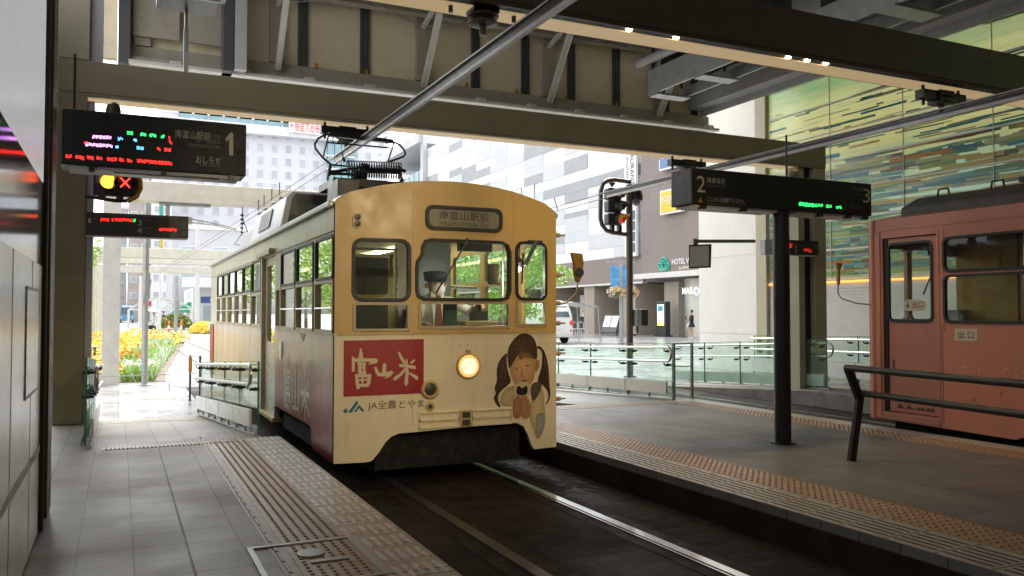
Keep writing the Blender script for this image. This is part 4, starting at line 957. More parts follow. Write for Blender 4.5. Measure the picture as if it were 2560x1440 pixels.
# pantograph
pg = lambda px, py, Y=10.6: at(px, py, Y=Y)
pan = B().tube([pg(828, 412), pg(806, 393), pg(789, 372), pg(787, 361), pg(795, 347), pg(810, 338), pg(826, 334)], .014, 8).tube([pg(978, 353), pg(998, 361), pg(1010, 374), pg(1014, 385), pg(1008, 392), pg(972, 405)], .014, 8).tube([pg(828, 412), pg(930, 421)], .012, 8).build('pantograph', M['dark'], tram)
b = B(); p, q = pg(822, 336), pg(982, 354); b.bar(p, q, .07, .05); b.build('contact_strip', M['dark'], pan, 0)
for a, c in (((822, 336), (808, 391)), ((818, 356), (978, 370)), ((985, 356), (970, 404))):
    b = B(); b.tube([pg(*a), pg(*c)], .011, 6); b.build('strut', M['dark'], pan)
for px in (840, 968):
    b = B(); c = pg(px, 345); b.tube([c+Vector((.045*math.cos(k*.6), 0, .045*math.sin(k*.6)-.03)) for k in range(11)], .005, 5); b.build('guide_ring', M['dark'], pan)
for z in (3.20, 3.02):
    b = B(); p = pg(868, 410 if z > 3.1 else 432, 10.2); q = pg(1004, 416 if z > 3.1 else 440, 10.2); L = 22*12
    b.tube([p.lerp(q, k/L)+Vector((0, .045*math.cos(k*2*math.pi/12), .045*math.sin(k*2*math.pi/12))) for k in range(L+1)], .008, 5); b.build('coil_spring', M['dark'], pan)
for i, (a, c, r) in enumerate((((826, 412), (822, 440), .02), ((822, 432), (900, 418), .022), ((822, 434), (900, 436), .018), ((862, 405), (858, 394), .02), ((858, 394), (855, 378), .008), ((890, 425), (885, 452), .05), ((912, 410), (905, 455), .06),
                  ((995, 415), (1005, 455), .03), ((1000, 424), (1014, 428), .022), ((900, 425), (1000, 428), .04), ((820, 440), (820, 456), .014))):
    b = B(); b.tube([pg(*a, 10.3), pg(*c, 10.3)], r, 8); b.build('linkage', M['dark'], pan)
b = B(); c0 = pg(895, 452, 10.2)
b.box(2.30, 3.40, 9.9, 10.7, 2.86, 2.95)
for x in (2.45, 3.2):
    for y in (10.0, 10.6): b.lathe([(.06, 0), (.09, .04), (.05, .08), (.09, .12), (.05, .16), (.08, .2), (.05, .36)], (x, y, 2.50), n=12)
b.build('pantograph_base', M['dark'], pan)
# underframe, bogies
b = B(); b.box(1.85, 3.80, 7.9, 18.1, -.06, .36); b.build('underframe', M['void'], tram, 0)
b = B(); b.box(1.95, 3.7, 7.34, 7.9, .20, .36); b.box(2.1, 3.55, 7.36, 7.42, -.10, .24); b.build('lifeguard', M['void'], tram, 0)
for y in (8.75, 10.0, 13.7, 14.9):
    for x in (2.2, 3.34): b = B(); b.lathe([(.33, 0), (.33, .1), (.30, .12)], (x, y, .10), (1, 0, 0), 24); b.build('wheel', M['void'], tram)
for y0 in (8.4, 13.3):
    for x in (1.80, 3.70): b = B(); b.box(x, x+.10, y0, y0+2.0, -.04, .12); b.build('bogie_frame', M['void'], tram, 0)
# --- inside
b = B(); b.box(1.77, 3.87, 7.5, 18.1, .361, .40); b.build('floor', M['tdark'], tram, 0)
b = B(); b.box(1.77, 3.87, 7.40, 18.1, 2.22, 2.24); b.build('ceiling', M['tin'], tram, 0)
for x in (2.15, 3.4):
    b = B(); b.box(x-.07, x+.07, 8.9, 17.6, 2.185, 2.215); b.build('ceiling_lamp', M['inlamp'], tram, 0, .02)
for x0, x1 in ((1.78, 2.2), (3.44, 3.86)): b = B(); b.box(x0, x1, 10.9 if x0 < 2 else 9.3, 17.8, .42, .85); b.build('bench', M['seat'], tram, 0, .03)
b = B(); b.box(2.0, 2.60, 8.62, 8.66, 1.53, 1.91); b.box(2.0, 2.60, 8.62, 8.66, .42, 1.44); b.build('notice_board', M['tdark'], tram, 0)
b = B(); b.box(1.77, 2.68, 8.661, 8.69, 1.02, 1.95); b.build('board_frame', M['tin'], tram, 0)
b = B(); b.box(2.70, 2.96, 8.70, 8.73, .42, 2.2); b.build('cab_partition', M['girdergrey'], tram, 0)
b = B(); b.box(2.965, 3.34, 8.72, 8.75, .42, 2.2); b.build('cab_partition', M['tteal'], tram, 0)
b = B(); b.box(2.95, 3.3, 7.45, 7.5, 1.92, 2.0); b.build('sun_visor', M['navy'], tram, 0)
b = B(); b.box(2.45, 3.40, 7.32, 7.62, .42, 1.20); b.box(2.98, 3.32, 7.36, 7.62, 1.202, 1.245); b.build('console', M['tbeige'], tram, 0, .01)
b = B(); b.box(3.12, 3.26, 7.46, 7.60, 1.247, 1.34); b.lathe([(.02, 0), (.02, .06)], (3.2, 7.53, 1.34)); b.build('controller', M['tdark'], tram, 0)
b = B(); b.box(2.80, 2.93, 7.44, 7.5, 1.20, 1.45); b.build('ticket_machine', M['tteal'], tram, 0, .006)
b = B(); b.box(2.72, 3.16, 8.45, 8.52, .9, 1.36); b.box(2.74, 3.14, 8.05, 8.45, .80, .88); b.box(2.9, 2.98, 8.15, 8.3, .42, .80); b.build('driver_seat', M['tdark'], tram, 0, .02)
for pts in ([(2.69, 8.6, .4), (2.69, 8.6, 2.2)], [(1.8, 8.6, 2.0), (2.69, 8.6, 2.0)], [(3.37, 8.8, .42), (3.37, 8.8, 2.2)], [(3.37, 8.8, 1.62), (3.86, 9.2, 1.62)], [(3.4, 8.9, 1.36), (3.86, 9.2, 1.36)], [(3.62, 7.9, .4), (3.62, 7.9, 2.2)]):
    b = B(); b.tube(pts, .014, 8); b.build('grab_pole', M['steel'], tram)
for k in range(8):
    for x in (2.25, 3.3):
        y = 9.4+k*.9; b = B(); b.tube([(x, y, 2.2), (x, y, 2.06)], .008, 4); b.tube([(x+.05*math.sin(j*.628), y, 2.01+.05*math.cos(j*.628)) for j in range(10)], .007, 5, True); b.build('hanging_strap', M['tin'], tram)
b = B(); b.box(3.24, 3.36, 7.40, 7.44, 1.60, 1.80); b.build('cab_mirror', M['tdark'], tram, 0, .012)
b = B(); b.lathe([(.04, 0), (.05, .05), (.02, .09)], (3.62, 7.5, 1.78)); b.tube([(3.62, 7.5, 1.86), (3.62, 7.5, 2.1)], .006, 5); hl = b.build('hanging_lamp', M['dark'], tram); b = B(); b.sph((3.62, 7.5, 1.765), .03, 10, 6); b.build('lamp_bulb', M['bulb'], hl)
ld = bpy.data.lights.new('cab_lamp', 'POINT'); ld.energy = 5; ld.color = (1, .92, .8); ld.shadow_soft_size = .03; lo = bpy.data.objects.new('cab_lamp_light', ld); COL.objects.link(lo); lo.location = (3.55, 7.45, 1.70)
# ---------------------------------------------------------------- the salmon pink tram on the next track
M['pink'] = P('salmon_paint', (.48, .19, .13), .42, 0, .07, 2.5, dirt=.14, dcol=(.22, .06, .035), bp=.05, bs=3)
M['pinkl'] = P('faded_lettering', (.56, .25, .17), .4, 0, .1, 20)
M['rust'] = P('rust_patch', (.10, .05, .03), .9, 0, .4, 30)
M['seatyel'] = P('yellow_panel', (.40, .24, .02), .5, 0, .12, 3)
XN, XF2, ye = 8.15, 10.35, 7.22
pk = thing('tram', 'salmon pink tram at the right edge with an exit door and worn paint', 'tram', (9.25, 1.5, -.23))
wins = [rr(5.02, 6.21, 1.775, 2.14, .07), rr(5.02, 6.21, 1.225, 1.725, .07)]+[rr(y-1.25, y, z0, z1, .07) for y in (4.85, 3.45, 2.05) for z0, z1 in ((1.775, 2.14), (1.225, 1.725))]
dh = [(6.30, .17), (7.02, .17), (7.02, 2.20), (6.30, 2.20)]
so = [(-4, .05), (5.05, .05), (5.12, -.02), (5.40, -.02), (5.52, .06), (7.14, .08), (7.14, 2.40), (-4, 2.40)]
so = [(-4, .05), (3.6, .05), (3.7, .28), (5.10, .28), (5.22, .22), (5.34, .09), (5.44, .05), (7.14, .08), (7.14, 2.42), (-4, 2.42)]
B().plate(so, wins+[dh], .05, FX(XN+.025)).build('side_panel', M['pink'], pk, 0)
for h in wins:
    B().plate(grow(h, .012), [grow(h, -.016)], .03, FX(XN-.002)).build('window_gasket', M['black'], pk, 0)
    B().plate(grow(h, -.01), [], .004, FX(XN+.01)).build('window_pane', M['glass'], pk, 0)
dw = rr(6.385, 6.965, 1.225, 2.13, .07)
d_ = B().plate([(6.31, .18), (6.97, .18), (6.97, 2.19), (6.31, 2.19)], [dw], .03, FX(XN+.05)).build('door', M['pink'], pk, 0)
B().plate(grow(dw, .012), [grow(dw, -.016)], .03, FX(XN+.036)).build('window_gasket', M['black'], d_, 0)
B().plate(grow(dw, -.01), [], .004, FX(XN+.045)).build('window_pane', M['glass'], d_, 0)
B().box(XN+.03, XN+.034, 6.9, 6.915, .66, .78).build('door_handle', M['black'], d_, 0)
for k in range(4):
    b = B(); y0 = 6.37+k*.13; b.poly([(XN+.0335, y0+.12*q, .225+.02*math.sin(q*9+k)+(.045 if 0 < q < 1 else .01)*(.4+.5*abs(math.sin(3*q+k)))) for q in (0, .25, .5, .75, 1)]+[(XN+.0335, y0+.12, .222), (XN+.0335, y0, .222)]); b.build('rust_patch', M['rust'], d_, 0)
b = B(); b.box(XN+.02, XN+.07, 6.975, 7.02, .18, 2.19); b.build('door_slot', M['black'], pk, 0)
b = B(); b.box(XN-.006, XN, 6.27, 6.285, .13, 2.24); b.box(XN-.006, XN, 6.215, 6.225, 1.12, 2.26); b.box(XN-.006, XN, 6.286, 7.14, .12, .16); b.box(XN-.006, XN, 4.9, 7.14, 2.285, 2.295); b.box(XN-.012, XN, 7.05, 7.12, .10, 2.28); b.build('moulding', M['pink'], pk, 0, .003)
b = B(); b.box(XN-.012, XN+.06, 6.28, 7.05, .085, .118); b.build('step', M['pink'], pk, 0, .004)
# front end (faces away) and other sides
B().plate([(XN, .08), (XF2, .08), (XF2, 2.42), (XN, 2.42)], [rr(8.3, 8.75, 1.25, 2.1, .06), rr(8.83, 9.7, 1.25, 2.1, .06), rr(9.78, 10.2, 1.25, 2.1, .06)], .05, FY(ye-.025)).build('front_panel', M['pink'], pk, 0, )
b = B(); b.tube([(XN+.02, 7.16, .08), (XN+.02, 7.16, 2.42)], .045, 12); b.build('corner_post', M['pink'], pk)
B().plate(so, [rr(y-1.1, y, 1.25, 2.1, .07) for y in (5.2, 3.9, 2.6, 1.3)], .05, FX(XF2-.025)).build('side_panel', M['pink'], pk, 0)
B().plate([(XN, .08), (XF2, .08), (XF2, 2.42), (XN, 2.42)], [], .05, FY(-3.97)).build('rear_panel', M['pink'], pk, 0)
b = B(); n = 16
for y in (7.22, 7.05, -4):
    for i in range(n+1): x = XN+i*2.2/n; b.v.append((x, y, 2.42+(.10 if y > 7.1 else .12)*max(0, 1-((x-9.25)/1.1)**2)**.8))
for j in range(2):
    for i in range(n): b.f.append((j*(n+1)+i, j*(n+1)+i+1, (j+1)*(n+1)+i+1, (j+1)*(n+1)+i)); b.m.append(0); b.c.append(None)
b.f.append(tuple(range(n+1))); b.m.append(0); b.c.append(None)
b.build('roof', M['pink'], pk, 50)
b = B(); b.prism([(8.24, 6.85, 2.43), (8.28, 6.88, 2.55), (8.55, 6.88, 2.68), (8.9, 6.88, 2.73), (9.6, 6.88, 2.73), (10.1, 6.88, 2.6), (10.2, 6.85, 2.43)], (0, -10, 0)); b.build('roof_canvas', P('roof_canvas', (.06, .055, .045), .6, 0, .2, 3, .2, 10, dirt=.3, dcol=(.12, .12, .06)), pk, 40, .03)
for y in (6.5, 5.85):
    b = B(); b.tube([(8.5, y+.05, 2.64), (8.5, y+.03, 2.74), (8.5, y-.09, 2.74), (8.5, y-.11, 2.64)], .012, 6); b.build('roof_handle', M['black'], pk)
b = B(); b.bar((8.55, 5.6, 2.72), (8.55, -2, 2.72), .06, .05); b.build('roof_pipe', M['black'], pk, 0)
b = B(); b.box(8.3, 10.2, -3.8, 7.0, -.05, .34); b.build('underframe', M['void'], pk, 0)
for y in (4.9, 3.5, -1):
    b = B(); b.lathe([(.32, 0), (.32, .1), (.28, .12)], (8.66, y, .09), (1, 0, 0), 24); b.build('wheel', M['void'], pk)
b = B(); b.box(8.22, 10.3, -3.9, 7.1, .341, .38); b.build('floor', M['tdark'], pk, 0)
b = B(); b.box(8.22, 10.3, -3.9, 7.1, 2.30, 2.34); b.build('ceiling', M['tdark'], pk, 0)
b = B(); b.box(9.3, 9.35, 6.15, 6.92, .4, 2.25); b.build('cab_partition', M['seatyel'], pk, 0)
b = B(); b.box(9.29, 9.299, 6.35, 6.7, 1.86, 2.15); b.build('notice', M['yellow'], pk, 0)
b = B(); b.box(8.75, 9.75, 6.7, 7.1, .4, 1.2); b.box(9.1, 9.35, 6.75, 6.95, 1.202, 1.36); b.build('console', M['grey'], pk, 0, .01)
b = B(); b.box(8.9, 9.6, 6.9, 7.0, 2.02, 2.12); b.build('sun_visor', M['navy'], pk, 0)
b = B(); b.tube([(9.3, 7.15, 2.05), (9.0, 7.15, 1.55)], .01, 5); b.tube([(9.33, 7.15, 2.05), (9.12, 7.15, 1.8)], .006, 5); b.build('wiper_arm', M['black'], pk)
for x, y in ((8.6, 5.6), (8.9, 4.9)): b = B(); b.tube([(x, y, .4), (x, y, 2.3)], .016, 8); b.build('grab_pole', M['steel'], pk)
b = B()
for y in (5.28, 6.24): b.box(XN-.0015, XN+.001, y-.003, y+.003, .12, 1.2)
b.build('panel_seam', M['black'], pk, 0)
for y, z in ((5.6, .5), (5.9, .42)): b = B(); b.lathe([(.03, 0), (.03, .006), (.022, .008)], (XN, y, z), (-1, 0, 0), 12); b.build('cap', M['pink'], pk)
# plates and lettering
M['plate'] = P('cream_plate', (.50, .45, .33), .4, 0, .05, 8)
e = B().box(XN-.004, XN, 5.83, 6.09, 1.025, 1.155).build('exit_plate', M['plate'], pk, 0)
text('lettering', '出 口', (XN-.0045, 6.05, 1.05), -YD, ZD, .08, M['ink'], e, 'L', .18, .001, bold=.004)
e = B().plate(rr(6.47, 6.77, 1.345, 1.475, .06), [], .003, FX(XN+.038)).build('exit_sticker', M['plate'], pk, 0)
text('lettering', '出口', (XN+.0365, 6.645, 1.38), -YD, ZD, .07, M['ink'], e, 'L', .14, .001, bold=.004)
b = B(); f = lambda y, z: (XN+.036, y, z)
b.poly([f(6.735, 1.41), f(6.71, 1.375), f(6.685, 1.41), f(6.694, 1.418), f(6.704, 1.405), f(6.704, 1.45), f(6.716, 1.45), f(6.716, 1.405), f(6.726, 1.418)]); b.build('arrow', M['ink'], e, 0)
text('faded_lettering', 'キレイは', (XN-.001, 6.06, .63), -YD, ZD, .155, M['pinkl'], pk, 'L', .80, .001)
mr = B().prism([(8.03, 7.50, 1.93), (7.93, 7.50, 1.94), (7.955, 7.50, 1.84), (7.945, 7.50, 1.72), (7.965, 7.50, 1.66), (7.985, 7.50, 1.68), (7.99, 7.50, 1.84)], (.0, .04, 0)).build('side_mirror', M['mirror_y'], pk, 40, .01)
b = B(); b.tube([(8.16, 7.2, 1.42), (8.02, 7.3, 1.44), (7.93, 7.44, 1.50), (7.92, 7.48, 1.56), (7.92, 7.48, 1.80)], .01, 6); b.build('mirror_arm', M['tbeige'], mr)
# ---------------------------------------------------------------- departure signs, signals, posts
def leds(parent, Y, runs, pitch=3.4, sz=.8):
    r = random.Random(5); by = {}
    def put(b, px, py):
        p = at(px, py, Y=Y); s = sz*.0042; b.add([(p.x-s, Y, p.z-s), (p.x+s, Y, p.z-s), (p.x+s, Y, p.z+s), (p.x-s, Y, p.z+s)], [(0, 1, 2, 3)])
    for x0, x1, y0, y1, c in runs:
        b = by.setdefault(c, B()); n = max(1, int(max(abs(x1-x0), abs(y1-y0))/pitch*2))
        for k in range(n+1):
            px = x0+(x1-x0)*k/n; pc = y0+(y1-y0)*k/n
            for row in r.sample((-4, -2.4, -.8, .8, 2.4, 4), 3) if k % 5 < 4 else (): py = pc+row*.8; put(b, px, py)
    for c, b in by.items(): b.build('led_row', M['led_'+c], parent, 0)['kind'] = 'stuff'
def ptext(s, px, py0, py1, Y, mat, par, align='L', px1=None, name='lettering'):
    "writing whose base is at picture height py1 and top at py0"
    a = at(px, py1, Y=Y); t = at(px, py0, Y=Y); w = abs(at(px1, py1, Y=Y).x-a.x) if px1 else None
    return text(name, s, a, XD, ZD, t.z-a.z, mat, par, align, w, .0015)
t = thing('departure_sign', 'black hanging platform 1 departure sign with coloured LED rows', 'sign', (.25, 7.15, 2.42))
B().box(-.41, .917, 7.0, 7.31, 2.43, 2.85).build('sign_case', M['dark'], t, 0, .008)
b = B(); b.box(-.36, .87, 7.02, 7.29, 2.405, 2.428); b.build('underside', M['lgrey'], t, 0)
b = B(); b.box(-.05, .72, 7.08, 7.2, 2.395, 2.404); b.build('light_tube', M['offwhite'], t, 0)
for x in (-.2, .3, .8): B().box(x-.02, x+.02, 7.0, 7.06, 2.385, 2.43).build('clip', M['dark'], t, 0)
B().box(-.40, .91, 6.996, 6.9995, 2.44, 2.84).build('screen', M['black'], t, 0)
Yl = 6.9955
b = B(); b.lathe([(.055, 0), (.055, .05), (.045, .09), (.02, .11)], (-.06, 7.15, 2.85)); b.build('speaker', M['olive'], t)
b = B(); p = at(188, 135, Y=7.2); b.tube([(p.x, 7.2, 2.85), (p.x, 7.2, p.z)], .011, 6); b.build('antenna_rod', M['dark'], t)
leds(t, Yl, [(232, 277, 342, 344, 'mauve'), (215, 280, 361, 365, 'mauve'), (212, 222, 358, 358, 'red'), (296, 306, 347, 347, 'blue'), (290, 297, 366, 366, 'blue'), (335, 341, 350, 350, 'blue'), (343, 358, 369, 371, 'blue'),
   (319, 331, 332, 333, 'green'), (352, 364, 336, 336, 'green'), (375, 389, 338, 339, 'green'), (404, 412, 341, 341, 'green'), (423, 424, 342, 346, 'red'), (424, 429, 356, 358, 'red'), (394, 402, 372, 373, 'red'), (412, 428, 374, 375, 'red'),
   (166, 178, 390, 391, 'red'), (190, 209, 391, 396, 'red'), (219, 233, 393, 396, 'red'), (243, 254, 394, 397, 'red'), (269, 282, 397, 399, 'red'), (287, 291, 398, 399, 'red'), (299, 308, 399, 401, 'red'), (319, 329, 400, 402, 'red'), (344, 429, 402, 409, 'red')])
ptext('南富山駅前', 438, 323, 344, Yl, M['signtext'], t, 'L', 527); ptext('方面', 533, 335, 346, Yl, M['signdim'], t, 'L', 551)
ptext('for Minami-', 551, 346, 361, Yl, M['signdim'], t, 'R', 489); ptext('toyamaeki-mae', 551, 361, 377, Yl, M['signdim'], t, 'R', 469)
ptext('おしらせ', 551, 394, 412, Yl, M['signtext'], t, 'R', 490); ptext('Information', 551, 411, 419, Yl, M['signdim'], t, 'R', 500)
b = B(); b.poly([at(x, y, Y=Yl) for x, y in ((563, 347), (576, 332), (583, 332.5), (583, 389), (573, 388), (573, 347), (566, 355))]); b.build('numeral', M['signtext'], t, 0)
# two-sided sign on the dark pole
t = thing('departure_sign', 'black platform 2 and 3 sign on a dark pole, with a green LED row', 'sign', (6.12, 6.5, 0))
b = B(); b.lathe([(.125, 0), (.125, .012), (.083, .014), (.083, 2.36)], (6.12, 6.52, 0), n=24); b.build('pole', M['dark'], t)
B().box(4.90, 7.28, 6.4, 6.72, 2.36, 2.705).build('sign_case', M['dark'], t, 0, .008)
B().box(4.91, 7.27, 6.396, 6.3995, 2.37, 2.695).build('screen', M['black'], t, 0)
b = B(); b.box(4.94, 6.0, 6.43, 6.69, 2.335, 2.358); b.box(6.24, 7.24, 6.43, 6.69, 2.335, 2.358); b.build('underside', M['offwhite'], t, 0)
for x in (5.05, 5.55, 6.55, 6.95, 7.2): B().box(x-.03, x+.03, 6.4, 6.46, 2.318, 2.36).build('clip', M['dark'], t, 0)
b = B(); b.lathe([(.055, 0), (.06, .05), (.05, .10), (.02, .12)], (6.38, 6.6, 2.705)); b.build('speaker', M['olive'], t)
b = B(); b.tube([(6.28, 6.6, 2.70), (6.28, 6.6, 3.18)], .011, 6); b.build('antenna_rod', M['dark'], t)
Yl = 6.3955
ptext('2', 1742, 439, 480, Yl, M['signtext'], t, 'L', 1763); ptext('降車専用', 1768, 443, 458, Yl, M['signtext'], t, 'L', 1812); ptext('Unloading only', 1768, 460, 468, Yl, M['signdim'], t, 'L', 1815)
ptext('ここからは乗車できません', 1768, 491, 504, Yl, M['signtext'], t, 'L', 1862); ptext('Cannot board trams at this platform', 1768, 506, 511, Yl, M['signdim'], t, 'L', 1862)
ptext('3', 2157, 471, 506, Yl, M['signtext'], t, 'L', 2175); ptext('環状線', 2130, 467, 477, Yl, M['signdim'], t, 'L', 2154); ptext('Loop Line', 2133, 482, 487, Yl, M['signdim'], t, 'L', 2154); ptext('おしらせ', 2128, 513, 521, Yl, M['signdim'], t, 'L', 2154)
b = B(); b.poly([at(x, y, Y=Yl) for x, y in ((1745, 506), (1758, 506.5), (1751, 493))]); b.build('warning_triangle', M['yellow'], t, 0)
leds(t, Yl, [(1998, 2050, 509, 514, 'green'), (1998, 2040, 511, 515, 'green'), (2052, 2058, 513, 513, 'green'), (2066, 2080, 515, 516, 'green'), (2091, 2103, 517, 518, 'green')], 3)
# small signs
def small(label, x0, x1, y0, z0, z1, txt, led):
    t = thing('departure_sign', label, 'sign', ((x0+x1)/2, y0, z0))
    B().box(x0, x1, y0, y0+.16, z0, z1).build('sign_case', M['dark'], t, 0, .006)
    B().box(x0+.01, x1-.01, y0+.004, y0+.15, z0-.014, z0-.001).build('underside', M['lgrey'], t, 0)
    for a in txt: ptext(a[0], a[1], a[2], a[3], y0-.001, M['signtext'] if len(a[0]) < 2 else M['signdim'], t, 'L', a[4])
    leds(t, y0-.003, led, 3, .75)
small('small black sign on the left pillar showing 1 and 3 with red LEDs', -.37, .76, 10.95, 2.24, 2.51, [('1', 221, 545, 557, 227), ('3', 345, 550, 563, 354), ('4', 343, 569, 582, 355), ('富山駅', 232, 545, 549, 247), ('岩瀬', 360, 549, 553, 377), ('環状', 361, 568, 573, 377)],
      [(252, 272, 549, 550, 'red'), (280, 283, 549, 550, 'red'), (288, 332, 549, 551, 'red'), (334, 340, 551, 551, 'green'), (399, 441, 574, 574, 'red')])
p0, p1 = at(1945, 600, Y=10.95), at(2047, 638, Y=10.95)
small('small black sign on the right column showing 3 and 4 with red LEDs', p0.x, p1.x, 10.95, at(2047, 639, Y=10.95).z, at(2047, 603, Y=10.95).z, [('3', 1986, 611, 621, 1991), ('4', 1986, 623, 633, 1992), ('大学前', 1993, 611, 614, 2001), ('南富山', 1993, 623, 626, 2001)],
      [(1950, 1980, 610, 612, 'red'), (1960, 1978, 617, 618, 'red'), (2011, 2028, 625, 627, 'red')])

# signal at the left pillar
def lamp_head(t, c, ax, lens, visor, r=.10):
    c, ax = Vector(c), Vector(ax).normalized()
    h = B().lathe([(r*1.25, -.16), (r*1.3, -.02), (r*1.12, 0)], c, ax, 16).build('lamp_housing', M['dark'], t)
    B().lathe([(r, .004), (r*.7, .03), (r*.2, .04)], c, ax, 16).build('lens', lens, h)
    b = B(); n = 14; a = ax.cross(ZD).normalized(); u = a.cross(ax); vs = []
    for k in range(n+1):
        th = R(-25+230*k/n); rad = a*math.cos(th)+u*math.sin(th); L = .06+.17*max(0, math.sin(th))
        for q in (0, L): vs += [c+rad*(r*1.08)+ax*q, c+rad*(r*1.18)+ax*q]
    f = []
    for k in range(n):
        o = k*4; f += [(o, o+4, o+6, o+2), (o+1, o+3, o+7, o+5), (o+2, o+6, o+7, o+3)]
    b.add(vs, f); b.build('visor', visor, h, 50)
t = thing('traffic_signal', 'two-lamp signal with lit amber lamp and red cross under the platform 1 sign', 'signal', (-.1, 10.9, 2.7))
a, r_ = at(270, 452, Y=10.75), at(313, 458, Y=10.75)
lamp_head(t, a, (.25, -1, -.1), M['lens_amber'], M['yellow'], .088); lamp_head(t, r_, (.15, -1, -.1), M['black'], M['black'], .11)
b = B(); c = r_+Vector((0, -.012, 0))
for sx in (-1, 1): b.bar(c+Vector((-.05*sx, -.03, -.055)), c+Vector((.05*sx, -.04, .055)), .014, .018, YD)
b.build('red_cross', M['lens_red'], t, 0)
b = B(); b.tube([at(*q, Y=10.85) for q in ((342, 438), (350, 450), (351, 472), (340, 492), (318, 503))], .03, 8); b.build('frame_tube', M['yellow'], t)
b = B(); b.tube([at(*q, Y=10.85) for q in ((318, 503), (290, 502), (212, 490))], .022, 8)
b.build('frame_bar', M['dark'], t)
for px in (255, 300): B().box(at(px, 480, Y=10.85).x-.04, at(px, 480, Y=10.85).x+.04, 10.82, 10.9, at(px, 499, Y=10.85).z, at(px, 470, Y=10.85).z).build('bracket', M['dark'], t, 0)
B().box(a.x-.16, r_.x+.16, 10.86, 10.98, a.z-.16, a.z+.15).build('back_case', M['dark'], t, 0, .02)
# signal on the right
Ys = 17.5; q = lambda x, y, d=0: at(x, y, Y=Ys+d)
t = thing('traffic_signal', 'three-lamp vertical signal in a rounded frame on a dark pole right of the cream tram', 'signal', (q(1575, 700).x, Ys, -.26))
px = q(1574, 700).x
b = B(); b.lathe([(.16, 0), (.16, .03), (.083, .035), (.083, q(1575, 462).z+.26)], (px, Ys, -.26), n=18); b.build('pole', M['olive'], t)
b = B(); pts = [q(1576, 455), q(1535, 449), q(1518, 451), q(1507, 460), q(1502, 478), q(1501, 545), q(1505, 562), q(1516, 576), q(1530, 581), q(1575, 587)]; b.tube(pts, .055, 8); b.build('frame', M['olive'], t)
for i, y in enumerate((486, 517, 549)):
    x0, x1 = q(1514, y).x, q(1545, y).x; z = q(1530, y).z
    h = B().box(x0, x1, Ys-.15, Ys+.1, z-.145, z+.145).build('lamp_case', M['dark'], t, 0, .04)
    c = Vector((x1+.0, Ys-.12, z)); ax = Vector((.55, -.75, -.12)).normalized()
    lamp_head(t, c, ax, (M['tdark'], M['tdark'], M['lens_red'])[i] if i < 2 else P('dim_red_lens', (.25, .01, .01), .2, emit=(1, .02, .01), es=.15), (M['yellow'], M['dark'], M['yellow'])[i], .13)
for x in (1530, 1548):
    B().box(q(x-4, 570).x, q(x+4, 570).x, Ys-.05, Ys+.05, q(x, 581).z, q(x, 563).z).build('bracket', M['dark'], t, 0)
B().lathe([(.02, 0), (.09, .10)], q(1530, 467), ZD, 10).build('top_clamp', M['olive'], t)
t = thing('dome_camera', 'black dome camera on a short arm at the top of the signal pole', 'camera', q(1590, 490))
c = q(1591, 495); B().lathe([(.05, .30), (.06, .22), (.13, .18), (.17, .05), (.165, -.06), (.10, -.10)], c, ZD, 16).build('housing', M['dark'], t)
B().lathe([(.10, -.10), (.09, -.16), (.04, -.2)], c, ZD, 14).build('dome', M['grey'], t)
b = B(); b.bar(q(1576, 466), q(1592, 463), .07, .09); b.build('arm', M['lgrey'], t, 0)
t = thing('control_box', 'grey and black control box strapped to the signal pole', 'control box', q(1595, 790))
B().box(q(1581, 790).x, q(1593, 790).x, Ys-.2, Ys+.1, q(1590, 815).z, q(1590, 773).z).build('case', M['grey'], t, 0, .01)
B().box(q(1594, 790).x, q(1609, 790).x, Ys-.2, Ys+.1, q(1590, 814).z, q(1590, 773).z).build('door', M['dark'], t, 0, .01)
b = B(); b.tube([q(1593, 815), q(1594, 832), q(1588, 838), q(1577, 834)], .03, 8); b.build('conduit', M['olive'], t)
# mirror on its arm, box on the pier
m_ = lambda x, y, Y=16.5: at(x, y, Y=Y)
t = thing('platform_mirror', 'square mirror hanging from a long dark arm on the white pier', 'mirror', m_(1750, 640))
b = B(); b.tube([m_(1738, 603), m_(1886, 603, 16.98)], .045, 8); b.tube([m_(1738, 597), m_(1738, 612)], .055, 8); b.build('arm', M['dark'], t)
M['mirror'] = P('mirror_glass', (.50, .50, .48), .3, 0, .04, 3)  # plain grey painted in place of the mirror's reflection
B().prism([m_(1722, 612), m_(1779, 610), m_(1777, 669), m_(1722, 671)], (.05, .06, 0)).build('back', M['dark'], t, 0, .01)
B().prism([m_(1725, 616, 16.495), m_(1772, 614, 16.495), m_(1772, 665, 16.495), m_(1725, 667, 16.495)], (.0, .004, 0)).build('mirror_glass', M['mirror'], t, 0)
p = at(1906, 637, Y=16.6); p2 = at(1927, 600, Y=16.6)
tag(B().box(p.x, p2.x, 16.5, 16.69, p.z, p2.z).build('junction_box', M['grey'], None, 0, .01), 'plain grey box on the column left of the dark pole', 'box')
# leaning rail on the island
t = thing('leaning_rail', 'dark bent-post leaning rail with two bars in front of the pink tram', 'rail', (5.94, 5.48, 0))
dd = Vector((-.145, -.99, 0))
for s_ in (0, 2.0, 3.9):
    o = Vector((5.94, 5.48, 0))+dd*s_
    b = B(); k = [o+Vector((.0, 0, 0)), o+Vector((.12, 0, .60)), o+Vector((-.03, 0, .83))]
    b.bar(k[0], k[1], .075, .045, YD); b.bar(k[1]-Vector((.012, 0, .05)), k[2], .075, .045, YD); b.build('bent_post', M['dark'], t, 0, .006)
for dx, dz in ((-.03, .83), (.12, .60)):
    b = B(); o = Vector((5.94+dx, 5.50, dz)); b.tube([o, o+dd*4.2], .030, 12); b.build('bar', M['dark'], t)
